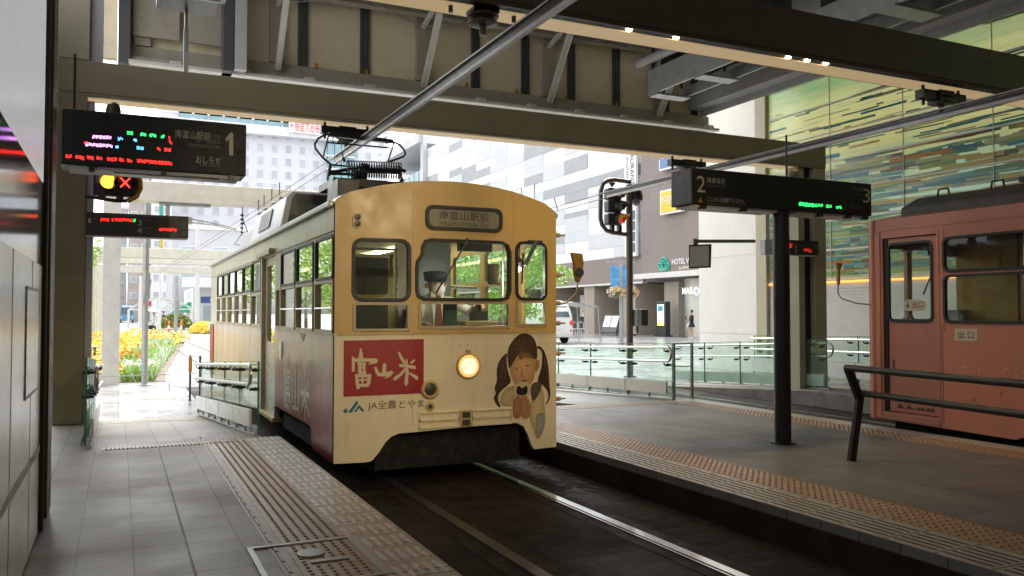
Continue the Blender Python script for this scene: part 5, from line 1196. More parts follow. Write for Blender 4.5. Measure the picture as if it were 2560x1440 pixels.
# ---------------------------------------------------------------- the street outside
def crown(b, c, rad, n, size, cols, r, flat=1.):
    for _ in range(n):
        while 1:
            v = Vector((r.uniform(-1, 1), r.uniform(-1, 1), r.uniform(-1, 1)))
            if .25 < v.length < 1: break
        p = Vector(c)+Vector((v.x*rad[0], v.y*rad[1], v.z*rad[2]))
        a = Vector((r.gauss(0, 1), r.gauss(0, 1), r.gauss(0, 1)*flat)).normalized(); d = a.orthogonal().normalized(); e = a.cross(d); s = size*r.uniform(.6, 1.3)
        b.col = r.choice(cols); b.add([p-d*s, p-e*s*.55, p+d*s, p+e*s*.55], [(0, 1, 2, 3)])
GREENS = [(.26, .46, .07), (.34, .54, .09), (.18, .36, .05), (.42, .60, .16), (.28, .46, .10)]
def tree(label, x, y, h, rad, seed, z0=-.26, n=24, per=110, base_=.32):
    r = random.Random(seed); t = thing('tree', label, 'tree', (x, y, z0), 'young street trees outside the viaduct')
    b = B(); top = Vector((x+r.uniform(-.2, .2), y, z0+h*.85)); b.tube([(x, y, z0), (x+.05, y, z0+h*.3), (x-.03, y+.05, z0+h*.6), top], [.11, .085, .06, .02], 8)
    tips = []
    for i in range(n):
        a = r.uniform(0, 6.28); zc = z0+h*(base_+(.97-base_)*r.random()); q = rad*math.sqrt(r.random())*(1.05-.45*abs((zc-z0)/h-.55))
        tips.append(Vector((x+q*math.cos(a), y+q*math.sin(a), zc)))
    for p in tips[:14]:
        o = Vector((x, y, max(z0+h*.25, p.z-h*.22))); b.tube([o, o.lerp(p, .5)+ZD*.1, p], [.035, .02, .006], 5)
    b.build('trunk', M['bark'], t)
    b = B()
    for p in tips: crown(b, p, (rad*.34, rad*.34, h*.085), per, .085, GREENS, r)
    b.build('crown', M['leaf'], t, 0); return t
tree('young green tree nearest behind the cream tram, seen through its windows', 13.2, 28, 5.0, 1.9, 1)
tree('young green tree behind the cream tram, its leaf tips showing right of the tram', 16.0, 33, 4.6, 1.5, 2)
tree('farther young green tree behind the cream tram', 10.6, 31, 5.2, 2.0, 3)
tree('green tree left of the flower bed, nearest of three', -4.6, 29, 6.5, 2.3, 4, n=34); tree('green tree left of the flower bed, middle of three', -7.5, 37, 7, 2.6, 5, n=34)
tree('bushy green tree left of the flower bed, closest to the path', -3.3, 36.5, 6.5, 2.1, 9, n=34); tree('green tree left of the flower bed beyond the bushy one', -5.2, 43, 7, 2.4, 10, n=34)
tree('green tree left of the flower bed, farthest of three', -8.5, 48, 7, 2.6, 6, n=34)
# flower bed
edge = lambda y: 1.0+.078*(y-22.4)+.0006*(y-22.4)**2-(1.2*(max(0, y-50)/4)**2)
r = random.Random(11)
bed = B().add([(-9, 20.9, -.25), (1.0, 20.9, -.25), (1.15, 24, -.25), (3.2, 48, -.25), (2.6, 54, -.25), (-9, 54, -.25)], [(0, 1, 2, 3, 4, 5)])
struct('soil', bed, M['bark'])
bY, bG, bW, bO = B(), B(), B(), B()
YE = [(.95, .70, .08), (.95, .78, .14), (.94, .62, .08), (.95, .80, .24), (.66, .62, .12), (.95, .68, .14)]
SV = [(.50, .62, .42), (.58, .70, .50), (.42, .58, .26), (.64, .70, .56), (.36, .54, .16)]
GREENS = [(.22, .42, .06), (.30, .50, .10), (.16, .32, .05), (.36, .56, .14), (.26, .46, .08)]
def blade(b, p, s, up, col):
    a = Vector((r.uniform(-1, 1), r.uniform(-1, 1), 0)).normalized(); b.col = col; lean = Vector((r.uniform(-.5, .5), r.uniform(-.5, .5), 0))
    b.add([p-a*s*.35, p+a*s*.35, p+a*s*.2+ZD*up+lean*up, p-a*s*.2+ZD*up+lean*up], [(0, 1, 2, 3)])
for i in range(24000):
    y = 21.1+32*r.random()**1.7; u = r.random()**.8; w_ = edge(y)+3.5+(y-21)*.05; x = edge(y)-u*w_; d = edge(y)-x; k = 1+(y-21)*.03
    yellow = d > 1.05+.03*(y-21)+.25*math.sin(y*.8) or y > 43-2*math.sin(x*2) or (y > 36 and d < .35)
    if yellow:
        hgt = .42+.20*math.sin(x*2.1+y*.7)+.10*math.sin(y*1.7-x)
        if y < 22.6: hgt *= .75
        cc = r.choice(YE) if y > 23.0 or r.random() < .6 else r.choice([(.30, .32, .03), (.12, .15, .02), (.5, .42, .02)])
        p = Vector((x, y, -.25+hgt*(1-.55*r.random()**2))); a = Vector((r.gauss(0, 1), r.gauss(0, 1), r.gauss(0, 1))).normalized(); e = a.orthogonal().normalized(); f = a.cross(e); s = .040*k*r.uniform(.6, 1.3)
        bY.col = cc; bY.add([p-e*s, p-f*s*.6, p+e*s, p+f*s*.6], [(0, 1, 2, 3)])
        if 22.6 < y < 24.2 and d < 2.4 and r.random() < .30:
            bW.col = (.75, .72, .68); p.z += .05; s = .035; bW.add([p-e*s, p-f*s, p+e*s, p+f*s], [(0, 1, 2, 3)])
    else:
        if d < .14: continue
        green = y < 22.2 or 24 < y < 31 and d > .45
        col = r.choice(GREENS) if green and r.random() < .7 else r.choice(SV)
        blade(bG, Vector((x, y, -.25)), .06*k, r.uniform(.12, .34)*(1.3 if y > 26 else 1), col)
        if (22.3 < y < 24.5 or 27 < y < 34 and d < .6) and r.random() < .55:
            p = Vector((x, y, -.02+r.uniform(-.1, .12))); s = .03*k; bW.col = r.choice([(.75, .75, .70), (.62, .66, .58)]); bW.add([p+Vector((-s, 0, 0)), p+Vector((0, -s*.4, -s*.7)), p+Vector((s, 0, 0)), p+Vector((0, s*.4, s*.7))], [(0, 1, 2, 3)])
        if 24.5 < y < 33 and d > .5 and r.random() < .03:
            p = Vector((x, y, .12+r.uniform(-.08, .14))); s = .04; bO.col = r.choice([(.80, .20, .01), (.80, .30, .02)])
            for q in range(5): a = q*1.256; bO.add([p, p+Vector((s*math.cos(a-.5), -.01, s*math.sin(a-.5))), p+Vector((s*1.2*math.cos(a), -.02, s*1.2*math.sin(a))), p+Vector((s*math.cos(a+.5), -.01, s*math.sin(a+.5)))], [(0, 1, 2, 3)])
for b_, nm, lb in ((bY, 'yellow_shrubs', 'golden yellow low shrubs filling the flower bed'), (bG, 'green_planting', 'green and silvery leaves along the right side of the flower bed'), (bW, 'white_flowers', 'small white flowers in the bed'), (bO, 'orange_flowers', 'scattered orange poppies in the bed')):
    tag(b_.build(nm, M['leaf'] if b_ is not bO else M['petal'], None, 0), lb, 'flowers', kind='stuff')
for lb, x, y in (('dark slatted bench among the yellow shrubs, upper of two', -2.35, 33), ('dark slatted bench among the yellow shrubs, lower of two', -.95, 24.6)):
    t = thing('bench', lb, 'bench', (x, y, -.25), 'benches in the flower bed'); b = B()
    for i in range(4): b.box(x-.7, x+.5, y-.2+i*.11, y-.12+i*.11, .42, .45)
    b.build('seat', M['grey'], t, 0)
    for dx in (-.5, .35): B().box(x+dx, x+dx+.06, y-.18, y+.2, -.25, .42).build('leg', M['dark'], t, 0)
# poles by the bed
t = thing('signal_post', 'grey round post with a tilted dark plate in front of the flower bed', 'post', (.52, 20.0, -.26))
B().lathe([(.13, 0), (.13, .02), (.066, .025), (.066, 4.0)], (.52, 20, -.26), n=18).build('post', M['galv'], t)
b = B(); p = [at(*q, Y=19.85) for q in ((368, 697), (379, 699), (369, 760), (357, 759))]; b.prism(p, (0, .07, 0)); b.build('tilted_plate', M['grey'], t, 0)
for lb, px, y1, Z, rad, m in (('slim grey street pole with a banner plate beyond the flower bed', 440, 690, 50, .10, 'galv'), ('slim white street pole beyond the street person', 399, 640, 75, .11, 'offwhite'), ('white street pole beside the blue minibus', 350, 690, 92, .17, 'offwhite'), ('thick white pole in front of the corner shop', 492, 560, 84, .24, 'offwhite')):
    p = at(px, 800, Y=Z); top = at(px, y1, Y=Z).z
    t = thing('street_pole', lb, 'pole', (p.x, Z, -.26), 'street poles beyond the bed'); B().lathe([(rad, 0), (rad*.8, top+.26)], (p.x, Z, -.26), n=12).build('pole', M[m], t)
    if px == 440: b = B(); b.prism([at(441, 752, Y=Z-.15), at(449, 750, Y=Z-.15), at(447, 790, Y=Z-.15), at(441, 792, Y=Z-.15)], (0, .05, 0)); b.build('plate', M['grey'], t, 0)
    if px == 492: B().box(p.x+.3, p.x+1.8, Z, Z+.1, top*.5+1.2, top*.5+2.2).build('sign_plate', M['white'], t, 0)
M['orange'] = P('orange_plastic', (.75, .16, .03), .5, 0, .1, 5)
proto = None
for i, (px, lb) in enumerate(((422, 'orange and white road bollard, left of three, by a barrier board'), (437, 'orange and white road bollard, middle of three'), (453, 'orange and white road bollard, right of three'), (245, 'orange road bollard far left beside the columns'))):
    p = at(px, 815, Y=74 if i < 3 else 70)
    if proto is None:
        proto = t = thing('bollard', lb, 'bollard', (p.x, 74, -.26), 'orange road bollards')
        B().lathe([(.2, 0), (.2, .05), (.09, .07), (.08, .3)], (p.x, 74, -.26)).build('base', M['orange'], t); B().lathe([(.08, .3), (.08, .55)], (p.x, 74, -.26)).build('band', M['white'], t); B().lathe([(.08, .55), (.08, .9), (.04, .95)], (p.x, 74, -.26)).build('top', M['orange'], t)
    else: dup(proto, (p.x, 74 if i < 3 else 70, -.26), lb)
def hedge(label, px0, px1, py0, Y, cols, h, depth=2.5, n=2600, name='hedge'):
    b = B(); rr_ = random.Random(px0); a, c = at(px0, 800, Y=Y).x, at(px1, 800, Y=Y).x; m = (a+c)/2; hw = (c-a)/2
    for _ in range(n):
        u, v = rr_.uniform(-1, 1), rr_.uniform(-1, 1)
        if u*u+v*v > 1: continue
        z = h*(1-(u*u+v*v))**.45*(1-.3*rr_.random()**2); p = Vector((m+u*hw, Y+v*depth, -.26+z)); q = Vector((rr_.gauss(0, 1), rr_.gauss(0, 1), rr_.gauss(0, 1))).normalized(); e = q.orthogonal().normalized(); f = q.cross(e); s = .16*rr_.uniform(.6, 1.3)
        b.col = rr_.choice(cols(u, v)); b.add([p-e*s, p-f*s*.7, p+e*s, p+f*s*.7], [(0, 1, 2, 3)])
    return tag(b.build(name, M['leaf'], None, 0), label, 'hedge')
OLIVE = [(.16, .20, .04), (.20, .23, .05), (.12, .16, .03), (.26, .26, .06)]
hedge('rounded olive green hedge mound behind the orange bollards', 396, 482, 795, 86, lambda u, v: OLIVE, 1.5)
hedge('low orange and white flower mound left of the tram rear', 474, 545, 806, 70, lambda u, v: YE if u < .1 or v > .2 else [(.6, .66, .5), (.5, .58, .36)], .85)
# blue minibus, far down the street
M['busblue'] = P('bus_blue', (.10, .25, .42), .3, 0, .05, 2); M['dglass'] = P('dark_vehicle_glass', (.10, .13, .15), .08, 0, .1, 2)
t = thing('minibus', 'small blue bus seen head-on down the street', 'bus', (at(317, 805, Y=150).x, 150, -.25)); x = at(317, 805, Y=150).x
B().prism([(x-1.05, 150, .1), (x+1.05, 150, .1), (x+1.08, 150, 1.2), (x+.95, 150, 2.35), (x+.7, 150, 2.6), (x-.7, 150, 2.6), (x-.95, 150, 2.35), (x-1.08, 150, 1.2)], (0, 6, 0)).build('body', M['busblue'], t, 40, .1)
B().prism([(x-.86, 149.97, 1.15), (x+.86, 149.97, 1.15), (x+.78, 149.97, 2.2), (x-.78, 149.97, 2.2)], (0, .05, 0)).build('windscreen', M['dglass'], t, 0)
B().box(x-.7, x+.7, 149.95, 150.02, 2.3, 2.5).build('roof_panel', M['white'], t, 0)
for s in (-1, 1):
    B().box(x+s*.8-.14, x+s*.8+.14, 149.96, 150.02, .55, .72).build('headlight', M['white'], t, 0); B().lathe([(.4, 0), (.4, .22)], (x+s*.92-.11, 151, .14), (1, 0, 0), 16).build('wheel', M['void'], t)
# glass shelter
t = thing('shelter', 'white gabled glass shelter beyond the bollards', 'shelter', (at(410, 790, Y=96).x, 96, -.26)); x = at(410, 790, Y=96).x
for y in (96, 99, 102):
    b = B(); pr = [(x-3.4, y, 1.7), (x-2.2, y, 2.5), (x-.4, y, 3.0), (x+1.2, y, 2.7), (x+2.8, y, 1.8)]
    for a, c in zip(pr, pr[1:]): b.bar(a, c, .16, .16)
    b.bar((x-3.4, y, 1.7), (x+2.8, y, 1.75), .14, .14); b.bar((x-2.2, y, 2.4), (x-1, y, 1.75), .1, .1); b.bar((x+1.2, y, 2.6), (x-.2, y, 1.75), .1, .1); b.bar((x-.4, y, 2.9), (x-.4, y, 1.75), .1, .1)
    for xx in (-3.4, 2.7): b.bar((x+xx, y, -.26), (x+xx, y, 1.7), .18, .18)
    b.build('frame', M['flange'], t, 0)
b = B()
for a, c in zip(pr, pr[1:]): b.add([(a[0], 96, a[2]+.1), (c[0], 96, c[2]+.1), (c[0], 102, c[2]+.1), (a[0], 102, a[2]+.1)], [(0, 1, 2, 3)])
b.build('glass_roof', M['gglass'], t, 0)
# buildings ------------------------------------------------------------------
M['lav'] = P('pale_lavender_render', (.64, .65, .70), .7, 0, .03, .3); M['palew'] = P('pale_white_render', (.72, .72, .73), .6, 0, .03, .3); M['hwin'] = P('curtained_window', (.46, .48, .53), .3, 0, .15, .2); M['bwin'] = P('pale_window_glass', (.40, .44, .48), .1, 0, .1, .3)
M['gbld'] = P('grey_render', (.50, .50, .52), .7, 0, .06, .3); M['bglass'] = P('teal_curtain_wall', (.22, .34, .38), .15, .2, .2, .4); M['brick'] = P('brown_tower', (.46, .40, .37), .8, 0, .1, .4)
def block(name, label, x0, x1, y0, y1, h, wall, rows, cols, ww, wh, z1=3., win='bwin', sill=True, roof=True):
    t = thing(name, label, 'building', ((x0+x1)/2, y0, -.26)); B().box(x0, x1, y0, y1, -.3, h).build('wall', M[wall], t, 0)
    k = 0
    for r_ in reversed(range(rows)):
        for c in range(cols):
            xc = x0+(c+.5)*(x1-x0)/cols; zc = z1+r_*(h-z1-2.)/max(rows, 1)+1; w2 = ww/2
            if k < 100 and at_px(xc, y0, zc):
                f = B().box(xc-w2, xc+w2, y0-.10, y0+.0, zc, zc+wh).build('window', M['palew'], t, 0)
                B().box(xc-w2+.12, xc+w2-.12, y0-.13, y0-.101, zc+.12, zc+wh-.12).build('pane', M[win], f, 0); k += 1
    if roof: B().box(x0-.2, x1+.2, y0-.3, y1, h+.002, h+.6).build('roof', M['palew'], t, 0)
    return t
def at_px(x, y, z):
    xc, zc = x*CY-y*SY, x*SY+y*CY; px, py = 1280+_F*xc/zc, 783-_F*(z-1.32)/zc
    return 225 < px < 1020 and 255 < py < (640 if y > 185 and y < 195 else 830) and not (px > 835 and py > 455)
ht = block('hotel', 'pale lavender hotel tower with rows of small square windows and a red and white sign', 8, 57, 190, 215, 44, 'lav', 13, 16, 1.5, 1.9, 4, 'hwin')
b = B(); b.box(8, 50, 187.6, 189.99, 40.6, 42.6); b.build('balcony_band', M['palew'], ht, 0)
for i in range(12): B().box(11+i*3.1, 13.6+i*3.1, 189.7, 189.99, 42.9, 45.2).build('penthouse_window', M['bglass'], ht, 0)
b = B(); b.box(8, 58, 190.0, 205, 44.61, 49); b.build('penthouse', M['lav'], ht, 0)
M['redsign'] = P('red_letters', (.75, .06, .05), .5, 0, .05, 3)
p, q_ = at(722, 320, Y=187), at(795, 297, Y=187); sg = B().box(p.x, q_.x+.6, 186.9, 187.2, p.z-.9, q_.z+.4).build('sign_board', M['white'], ht, 0); text('lettering', '←展望大浴場', (p.x+.3, 186.88, p.z-.6), XD, ZD, q_.z-p.z+.2, M['redsign'], sg, 'L', q_.x-p.x, .01)
for i in range(4):
    p = at(818+i*17, 700, Y=188.5); B().box(p.x, p.x+1.4, 188.4, 189.9, 3, 44).build('stair_glazing', M['bglass'], ht, 0)
b = B()
for z in range(4, 44, 3): b.box(at(815, 700, Y=188.5).x-.3, at(872, 700, Y=188.5).x+1.2, 188.2, 188.39, z, z+.35)
b.build('stair_bands', M['palew'], ht, 0)
block('building', 'low grey corner building with a white canopy behind the orange bollards', 6.3, 22, 118, 135, 12.5, 'gbld', 2, 4, 2.2, 1.5, 5)
sh = thing('shop', 'corner shop with a blue sign band and orange wall panel left of the tram', 'shop', (11, 100, -.26))
B().box(7.6, 22, 101, 116, -.3, 4.2).build('wall', M['palew'], sh, 0); B().box(6.4, 22, 98.8, 101, 4.2, 5.3).build('canopy', M['palew'], sh, 0)
B().box(8.4, 20, 100.8, 100.99, 2.5, 3.2).build('sign_band', P('blue_sign', (.06, .10, .32), .5, 0, .1, 1), sh, 0); B().box(9.4, 19, 100.75, 100.79, 2.65, 3.05).build('sign_letters', M['white'], sh, 0)
B().box(10.8, 14, 100.85, 100.99, -.2, 2.4).build('orange_panel', P('peach_panel', (.62, .36, .22), .6, 0, .06, 1), sh, 0); B().box(8.7, 10.5, 100.9, 100.99, -.2, 2.2).build('shop_window', M['bwin'], sh, 0)
p, q_ = at(465, 748, Y=105), at(488, 726, Y=105); s2 = B().box(p.x, q_.x, 104.9, 105.1, p.z, q_.z).build('roof_sign', M['white'], sh, 0); B().box(p.x+.2, q_.x-.2, 104.85, 104.89, p.z+.9, q_.z-.15).build('red_panel', M['redsign'], s2, 0)
b = B(); p = at(464, 782, Y=99); b.prism([(p.x-1.6, 98.7, p.z), (p.x+.6, 98.7, p.z), (p.x+.6, 98.7, p.z+1.2), (p.x+.3, 98.7, p.z+1.2)], (0, 1.2, 0)); b.build('green_awning', P('green_awning', (.04, .38, .22), .6, 0, .1, 2), sh, 0)
for a in (('brown and white narrow tower block down the street', 'brick', 1.5, 5.2, 175, 190, 33, 9, 2), ('grey mid-rise block down the street beside the brown tower', 'gbld', -1.6, 1.4, 200, 215, 24, 7, 2), ('pale mid-rise block left end of the street', 'lav', -15, -9, 180, 200, 22, 6, 3), ('tall teal glass tower far left between the columns', 'bglass', -19, -12.6, 240, 255, 36, 0, 1),
          ('cream mid-rise block behind the lower shop', 'palew', 5.3, 8.6, 165, 180, 30, 8, 2)):
    block('building', a[0], a[2], a[3], a[4], a[5], a[6], a[1], a[7], a[8], 1.2, 1.3, 3)
# coloured signs on the street blocks
for lb, px0, px1, py0, py1, c in (('small green vertical sign board high on the street', 398, 409, 513, 550, (.03, .30, .22)), ('red shop sign board on the street', 372, 379, 747, 765, (.55, .03, .05)), ('yellow and green vertical sign board on the street', 398, 408, 600, 622, (.5, .4, .05))):
    p, q_ = at(px0, py1, Y=160), at(px1, py0, Y=160)
    tag(B().box(p.x, q_.x, 160, 160.3, p.z, q_.z).build('street_sign', P('sign_board', c, .5, 0, .1, 1), None, 0), lb, 'sign')

# ---- chequered station building on the right
st = thing('station_building', 'long shopping building with white and grey chequered cladding and a brown entrance block', 'building', (36, 60, -.26)); XF = 34.
B().box(XF+.05, 60, 49.8, 97, 3.6, 21.5).build('upper_wall', M['palew'], st, 0)
r3 = random.Random(21); M['cg1'] = P('cladding_grey', (.31, .325, .345), .5, 0, .05, .5, bp=.3, bs=3); M['cg2'] = P('cladding_pale_grey', (.51, .53, .55), .5, 0, .04, .5)
bb = {1: B(), 2: B()}
for i in range(12):
    y1 = 97-.2-i*3.9; y0 = max(49.9, y1-3.88)
    for j in range(19):
        z = 5.55+j*.83; u = r3.random(); k = 1 if u < .21 else (2 if u < .45 else 0)
        if k: bb[k].box(XF+.02-.004*k-r3.uniform(0, .0015), XF+.06, y0, y1, z, z+.82 if r3.random() < .75 else z+1.2)
bb[1].build('grey_cladding', M['cg1'], st, 0)['kind'] = 'stuff'; bb[2].build('pale_cladding', M['cg2'], st, 0)['kind'] = 'stuff'
M['browncl'] = P('brown_cladding', (.21, .165, .15), .55, 0, .04, .4); M['brownb'] = TILE('beige_brick', (.34, .29, .24), 50, .09, 0, .012, 0, 0, (.25, .22, .18), .8, .1, .2)
B().box(XF-.1, XF+.049, 49.8, 97, 3.6, 5.52).build('brown_band', M['browncl'], st, 0)
b = B(); b.box(XF-.3, 60, 20, 49.75, 4.0, 23); b.build('brown_block', M['browncl'], st, 0)
b = B(); b.box(XF-.9, XF-.301, 20, 49.9, 3.72, 4.08); b.box(XF-.12, XF+.3, 49.9, 97, 3.46, 3.598); b.build('cornice', M['flange'], st, 0)
B().box(XF+3, XF+3.3, 20, 97, -.26, 3.7).build('ground_floor_wall', M['brownb'], st, 0)
for y in (88, 80, 72, 64.5, 57, 51.2, 46): B().box(XF+.1, XF+3, y, y+1.6, -.26, 3.46).build('brick_pier', M['brownb'], st, 0)
for y0, y1 in ((66.5, 71.5), (58.9, 63.5), (52.9, 56.5), (74, 79)):
    w_ = B().box(XF+2.5, XF+2.9, y0, y1, -.2, 3.3).build('shop_window', M['dglass'], st, 0)
    for k in range(1, 4): B().box(XF+2.45, XF+2.499, y0+k*(y1-y0)/4-.04, y0+k*(y1-y0)/4+.04, -.2, 3.3).build('mullion', M['dark'], w_, 0)
b = B(); b.prism([(XF+.6, 46.0, -.26), (XF+.3, 45, -.26), (XF+.5, 43.5, -.26), (XF+1.2, 42.2, -.26), (XF+2.9, 41.6, -.26), (XF+2.9, 46, -.26)], (0, 0, 3.9)); b.build('curved_wall', M['offwhite'], st, 0)
M['gold'] = P('gold_slats', (.34, .25, .12), .4, .3, .15, 3, stretch=(1, 6, .3))
en = B().box(XF+1.6, XF+2.0, 38.4, 41.5, -.26, 3.6).build('entrance', M['gold'], st, 0)
for k in range(5): B().box(XF+1.55, XF+1.6, 38.4+k*.72, 38.48+k*.72, -.26, 3.6).build('door_frame', M['dark'], en, 0)
# window bands of the building, glass corner
for i in range(7):
    y0 = 83.5-i*2.7; f = B().box(XF-.02, XF+.015, y0, y0+2.6, 10.6, 13.1).build('window', M['grey'], st, 0); B().box(XF-.04, XF-.021, y0+.1, y0+2.5, 10.7, 13.0).build('pane', M['palew'], f, 0)
B().box(XF-.5, XF+.0, 96.6, 97.6, -.2, 24).build('corner_column', M['gbld'], st, 0)
gc = B().box(XF+.5, 60, 97.05, 118, -.2, 19.5).build('glass_corner', M['bglass'], st, 0)
b = B()
for k in range(10): b.box(XF+.42, XF+.49, 97.2+k*2, 97.35+k*2, 0, 19.5)
for z in (6, 11, 15.5): b.box(XF+.40, XF+.415, 97.1, 117, z, z+.2)
b.build('glazing_bars', M['palew'], gc, 0)
B().prism([(XF-1, 97, 22.3), (XF-1, 121, 22.3), (60, 121, 22.3), (60, 97, 22.3)], (0, 0, 1.2)).build('roof_slab', M['gbld'], st, 0)
# signs on it
ff = lambda px, py, x=XF-.34: at(px, py, X=x)
def board(px0, px1, py0, py1, mat, name, th=.25, x=XF-.7):
    a, c = ff(px0, py1, x), ff(px1, py0, x); return B().box(x, x+th, c.y, a.y, a.z, c.z).build(name, mat, st, 0), a, c, x
s, a, c, x = board(1648, 1699, 386, 428, M['white'], 'blue_sign'); B().box(x-.03, x-.001, c.y+.12, a.y-.12, a.z+.12, c.z).build('face', P('blue_face', (.10, .19, .38), .4, 0, .05, 1), s, 0); text('lettering', 'TBC', (x-.04, a.y-.35, a.z+.75), -YD, ZD, 1.0, M['white'], s, 'L', (a.y-c.y)*.82, .01, .25)
s, a, c, x = board(1650, 1703, 466, 538, M['white'], 'yellow_sign'); B().box(x-.03, x-.001, c.y+.12, a.y-.12, a.z+.12, c.z-.12).build('face', P('yellow_face', (.62, .46, .03), .4, 0, .05, 1), s, 0)
text('lettering', '3COINS', (x-.04, a.y-.2, a.z+(c.z-a.z)*.52), -YD, ZD, .36, M['white'], s, 'L', (a.y-c.y)*.8, .01, bold=.01); text('lettering', '+plus', (x-.04, a.y-.7, a.z+(c.z-a.z)*.38), -YD, ZD, .22, M['white'], s, 'L', (a.y-c.y)*.4, .01)
s, a, c, x = board(1562, 1589, 370, 643, M['white'], 'vertical_sign', .2, XF-.45); yy = lambda k: a.y+(c.y-a.y)*k
M['blueink'] = P('blue_grey_ink', (.07, .10, .16), .5, 0, .05, 2)
text('lettering', 'RESTAURANT', (x-.02, yy(.52), a.z+(c.z-a.z)*1.12), -ZD, -YD, (a.y-c.y)*.36, M['blueink'], s, 'L', (c.z-a.z)*.46, .01); text('lettering', 'menu available', (x-.02, yy(.2), a.z+(c.z-a.z)*1.12), -ZD, -YD, (a.y-c.y)*.2, M['blueink'], s, 'L', (c.z-a.z)*.42, .01)
for k in range(4): z = a.z+(c.z-a.z)*(.04+.1*k); B().box(x-.03, x-.001, yy(.92), yy(.5), z, z+(c.z-a.z)*.085).build('price_panel', M['blueink'], s, 0)
M['hgreen'] = P('hotel_green', (.03, .36, .25), .4, 0, .05, 1)
def hp(px, py): q = ff(px, py, XF-.36); return q
lgo = B()
for L in ([(1660, 641), (1668, 655), (1667, 668), (1660, 676), (1653, 668), (1652, 655)], [(1646, 662), (1650, 657), (1655, 668), (1660, 676), (1651, 675)], [(1674, 661), (1670, 656), (1665, 668), (1660, 676), (1669, 674)]):
    L2 = smooth_loop([Vector((p.y, p.z)) for p in (hp(*q) for q in L)], 2); n = len(L2); cx = sum(p[0] for p in L2)/n; cz = sum(p[1] for p in L2)/n
    lgo.tube([(XF-.36, p[0], p[1]) for p in L2], .075, 5, True)
lgo.tube([hp(1660, 655), hp(1664, 665), hp(1660, 674), hp(1656, 665)], .05, 5, True); lgo.sph(hp(1660, 653), .12); lgo.sph(hp(1657.5, 658), .1); lgo.sph(hp(1662.5, 658), .1)
lgo.build('hotel_emblem', M['hgreen'], st)
p, q_ = hp(1680, 662), hp(1680, 648); text('hotel_lettering', 'HOTEL VISCHIO', p, -YD, ZD, q_.z-p.z, M['white'], st, 'L', 3.35, .02, bold=.02)
p, q_ = hp(1698, 676), hp(1698, 666); text('hotel_lettering', 'by GRANVIA', p, -YD, ZD, q_.z-p.z, M['white'], st, 'L', 1.45, .02, bold=.01)
M['glow'] = EM('lit_white_letters', (1, 1, 1), .34); M['glowb'] = EM('lit_blue_letters', (.1, .4, 1), .4)
p, q_ = ff(1706, 736, XF-.1), ff(1706, 719, XF-.1); text('mall_lettering', 'MAR', p, -YD, ZD, q_.z-p.z, M['glow'], st, 'L', ff(1706, 736, XF-.1).y-ff(1733, 736, XF-.1).y, .02, bold=.02)
p2 = ff(1759, 737, XF-.1); text('mall_lettering', 'T', p2, -YD, ZD, q_.z-p.z, M['glow'], st, 'L', None, .02, bold=.02)
for px, m_ in ((1741, 'glow'), (1751, 'glowb')):
    c = ff(px, 728, XF-.1); rr_ = (q_.z-p.z)/2; b = B(); b.tube([c+Vector((0, rr_*math.cos(k*.3927), rr_*math.sin(k*.3927))) for k in range(16)], .05, 5, True); b.build('mall_letter_o', M[m_], st)
# street furniture on that side --------------------------------------------------
gp = lambda px, py, Z: at(px, py, Z=Z)
def dist(px, X): return at(px, 800, X=X)
k = dist(1661, 33.2); t = thing('kiosk', 'tall black digital information kiosk with a lit yellow and green screen', 'kiosk', (33.2, k.y, -.26)); d_ = .55
B().box(32.9, 33.3, k.y-d_, k.y+d_, -.15, 2.1).build('case', M['dark'], t, 0, .03); B().box(32.8, 33.4, k.y-d_-.1, k.y+d_+.1, -.26, -.15).build('foot', M['dark'], t, 0)
B().box(32.88, 32.899, k.y-.36, k.y+.36, .5, 1.9).build('screen', EM('kiosk_screen', (.45, .85, .62), .8), t, 0); B().box(32.875, 32.879, k.y-.36, k.y+.36, .5, .72).build('screen_band', EM('kiosk_yellow', (1, .75, .1), .8), t, 0); B().box(32.875, 32.879, k.y-.3, k.y+.3, 1.45, 1.8).build('screen_picture', M['busblue'], t, 0)
k = dist(1520, 31.); t = thing('menu_board', 'dark standing menu board with two white sheets by the brick piers', 'menu board', (31, k.y, -.26))
b = B(); b.prism([(31, k.y-1.0, .0), (31, k.y+1.0, .0), (31.4, k.y+1.0, 1.2), (31.4, k.y-1.0, 1.2)], (.05, 0, 0)); b.build('board', M['dark'], t, 0)
for s in (-1, 1):
    B().prism([(30.99+.12, k.y+s*.48-.42, .35), (30.99+.12, k.y+s*.48+.42, .35), (30.99+.37, k.y+s*.48+.42, 1.12), (30.99+.37, k.y+s*.48-.42, 1.12)], (-.012, 0, 0)).build('sheet', M['white'], t, 0); B().bar((31.1, k.y+s*.9, -.26), (31.15, k.y+s*.9, .3), .05, .05).build('leg', M['dark'], t, 0)
k = dist(1462, XF+2.4); t = thing('wall_poster', 'framed poster with red and blue dots on the shop front', 'poster', (XF+2.4, k.y, 1.5)); B().box(XF+2.38, XF+2.44, k.y-.85, k.y+.85, .9, 3.0).build('frame', M['dark'], t, 0); B().box(XF+2.36, XF+2.379, k.y-.75, k.y+.75, 1., 2.9).build('sheet', M['white'], t, 0)
b = B(); r4 = random.Random(4)
for i in range(16): b.col = r4.choice([(.6, .08, .06), (.1, .25, .55), (.7, .3, .1), (.6, .4, .4)]); c = Vector((XF+2.355, k.y+r4.uniform(-.5, .5), r4.uniform(1.3, 2.3))); b.poly([c+Vector((-i*1e-4, .12*math.cos(j*.785), .12*math.sin(j*.785))) for j in range(8)])
b.build('print', M['print'], t, 0)
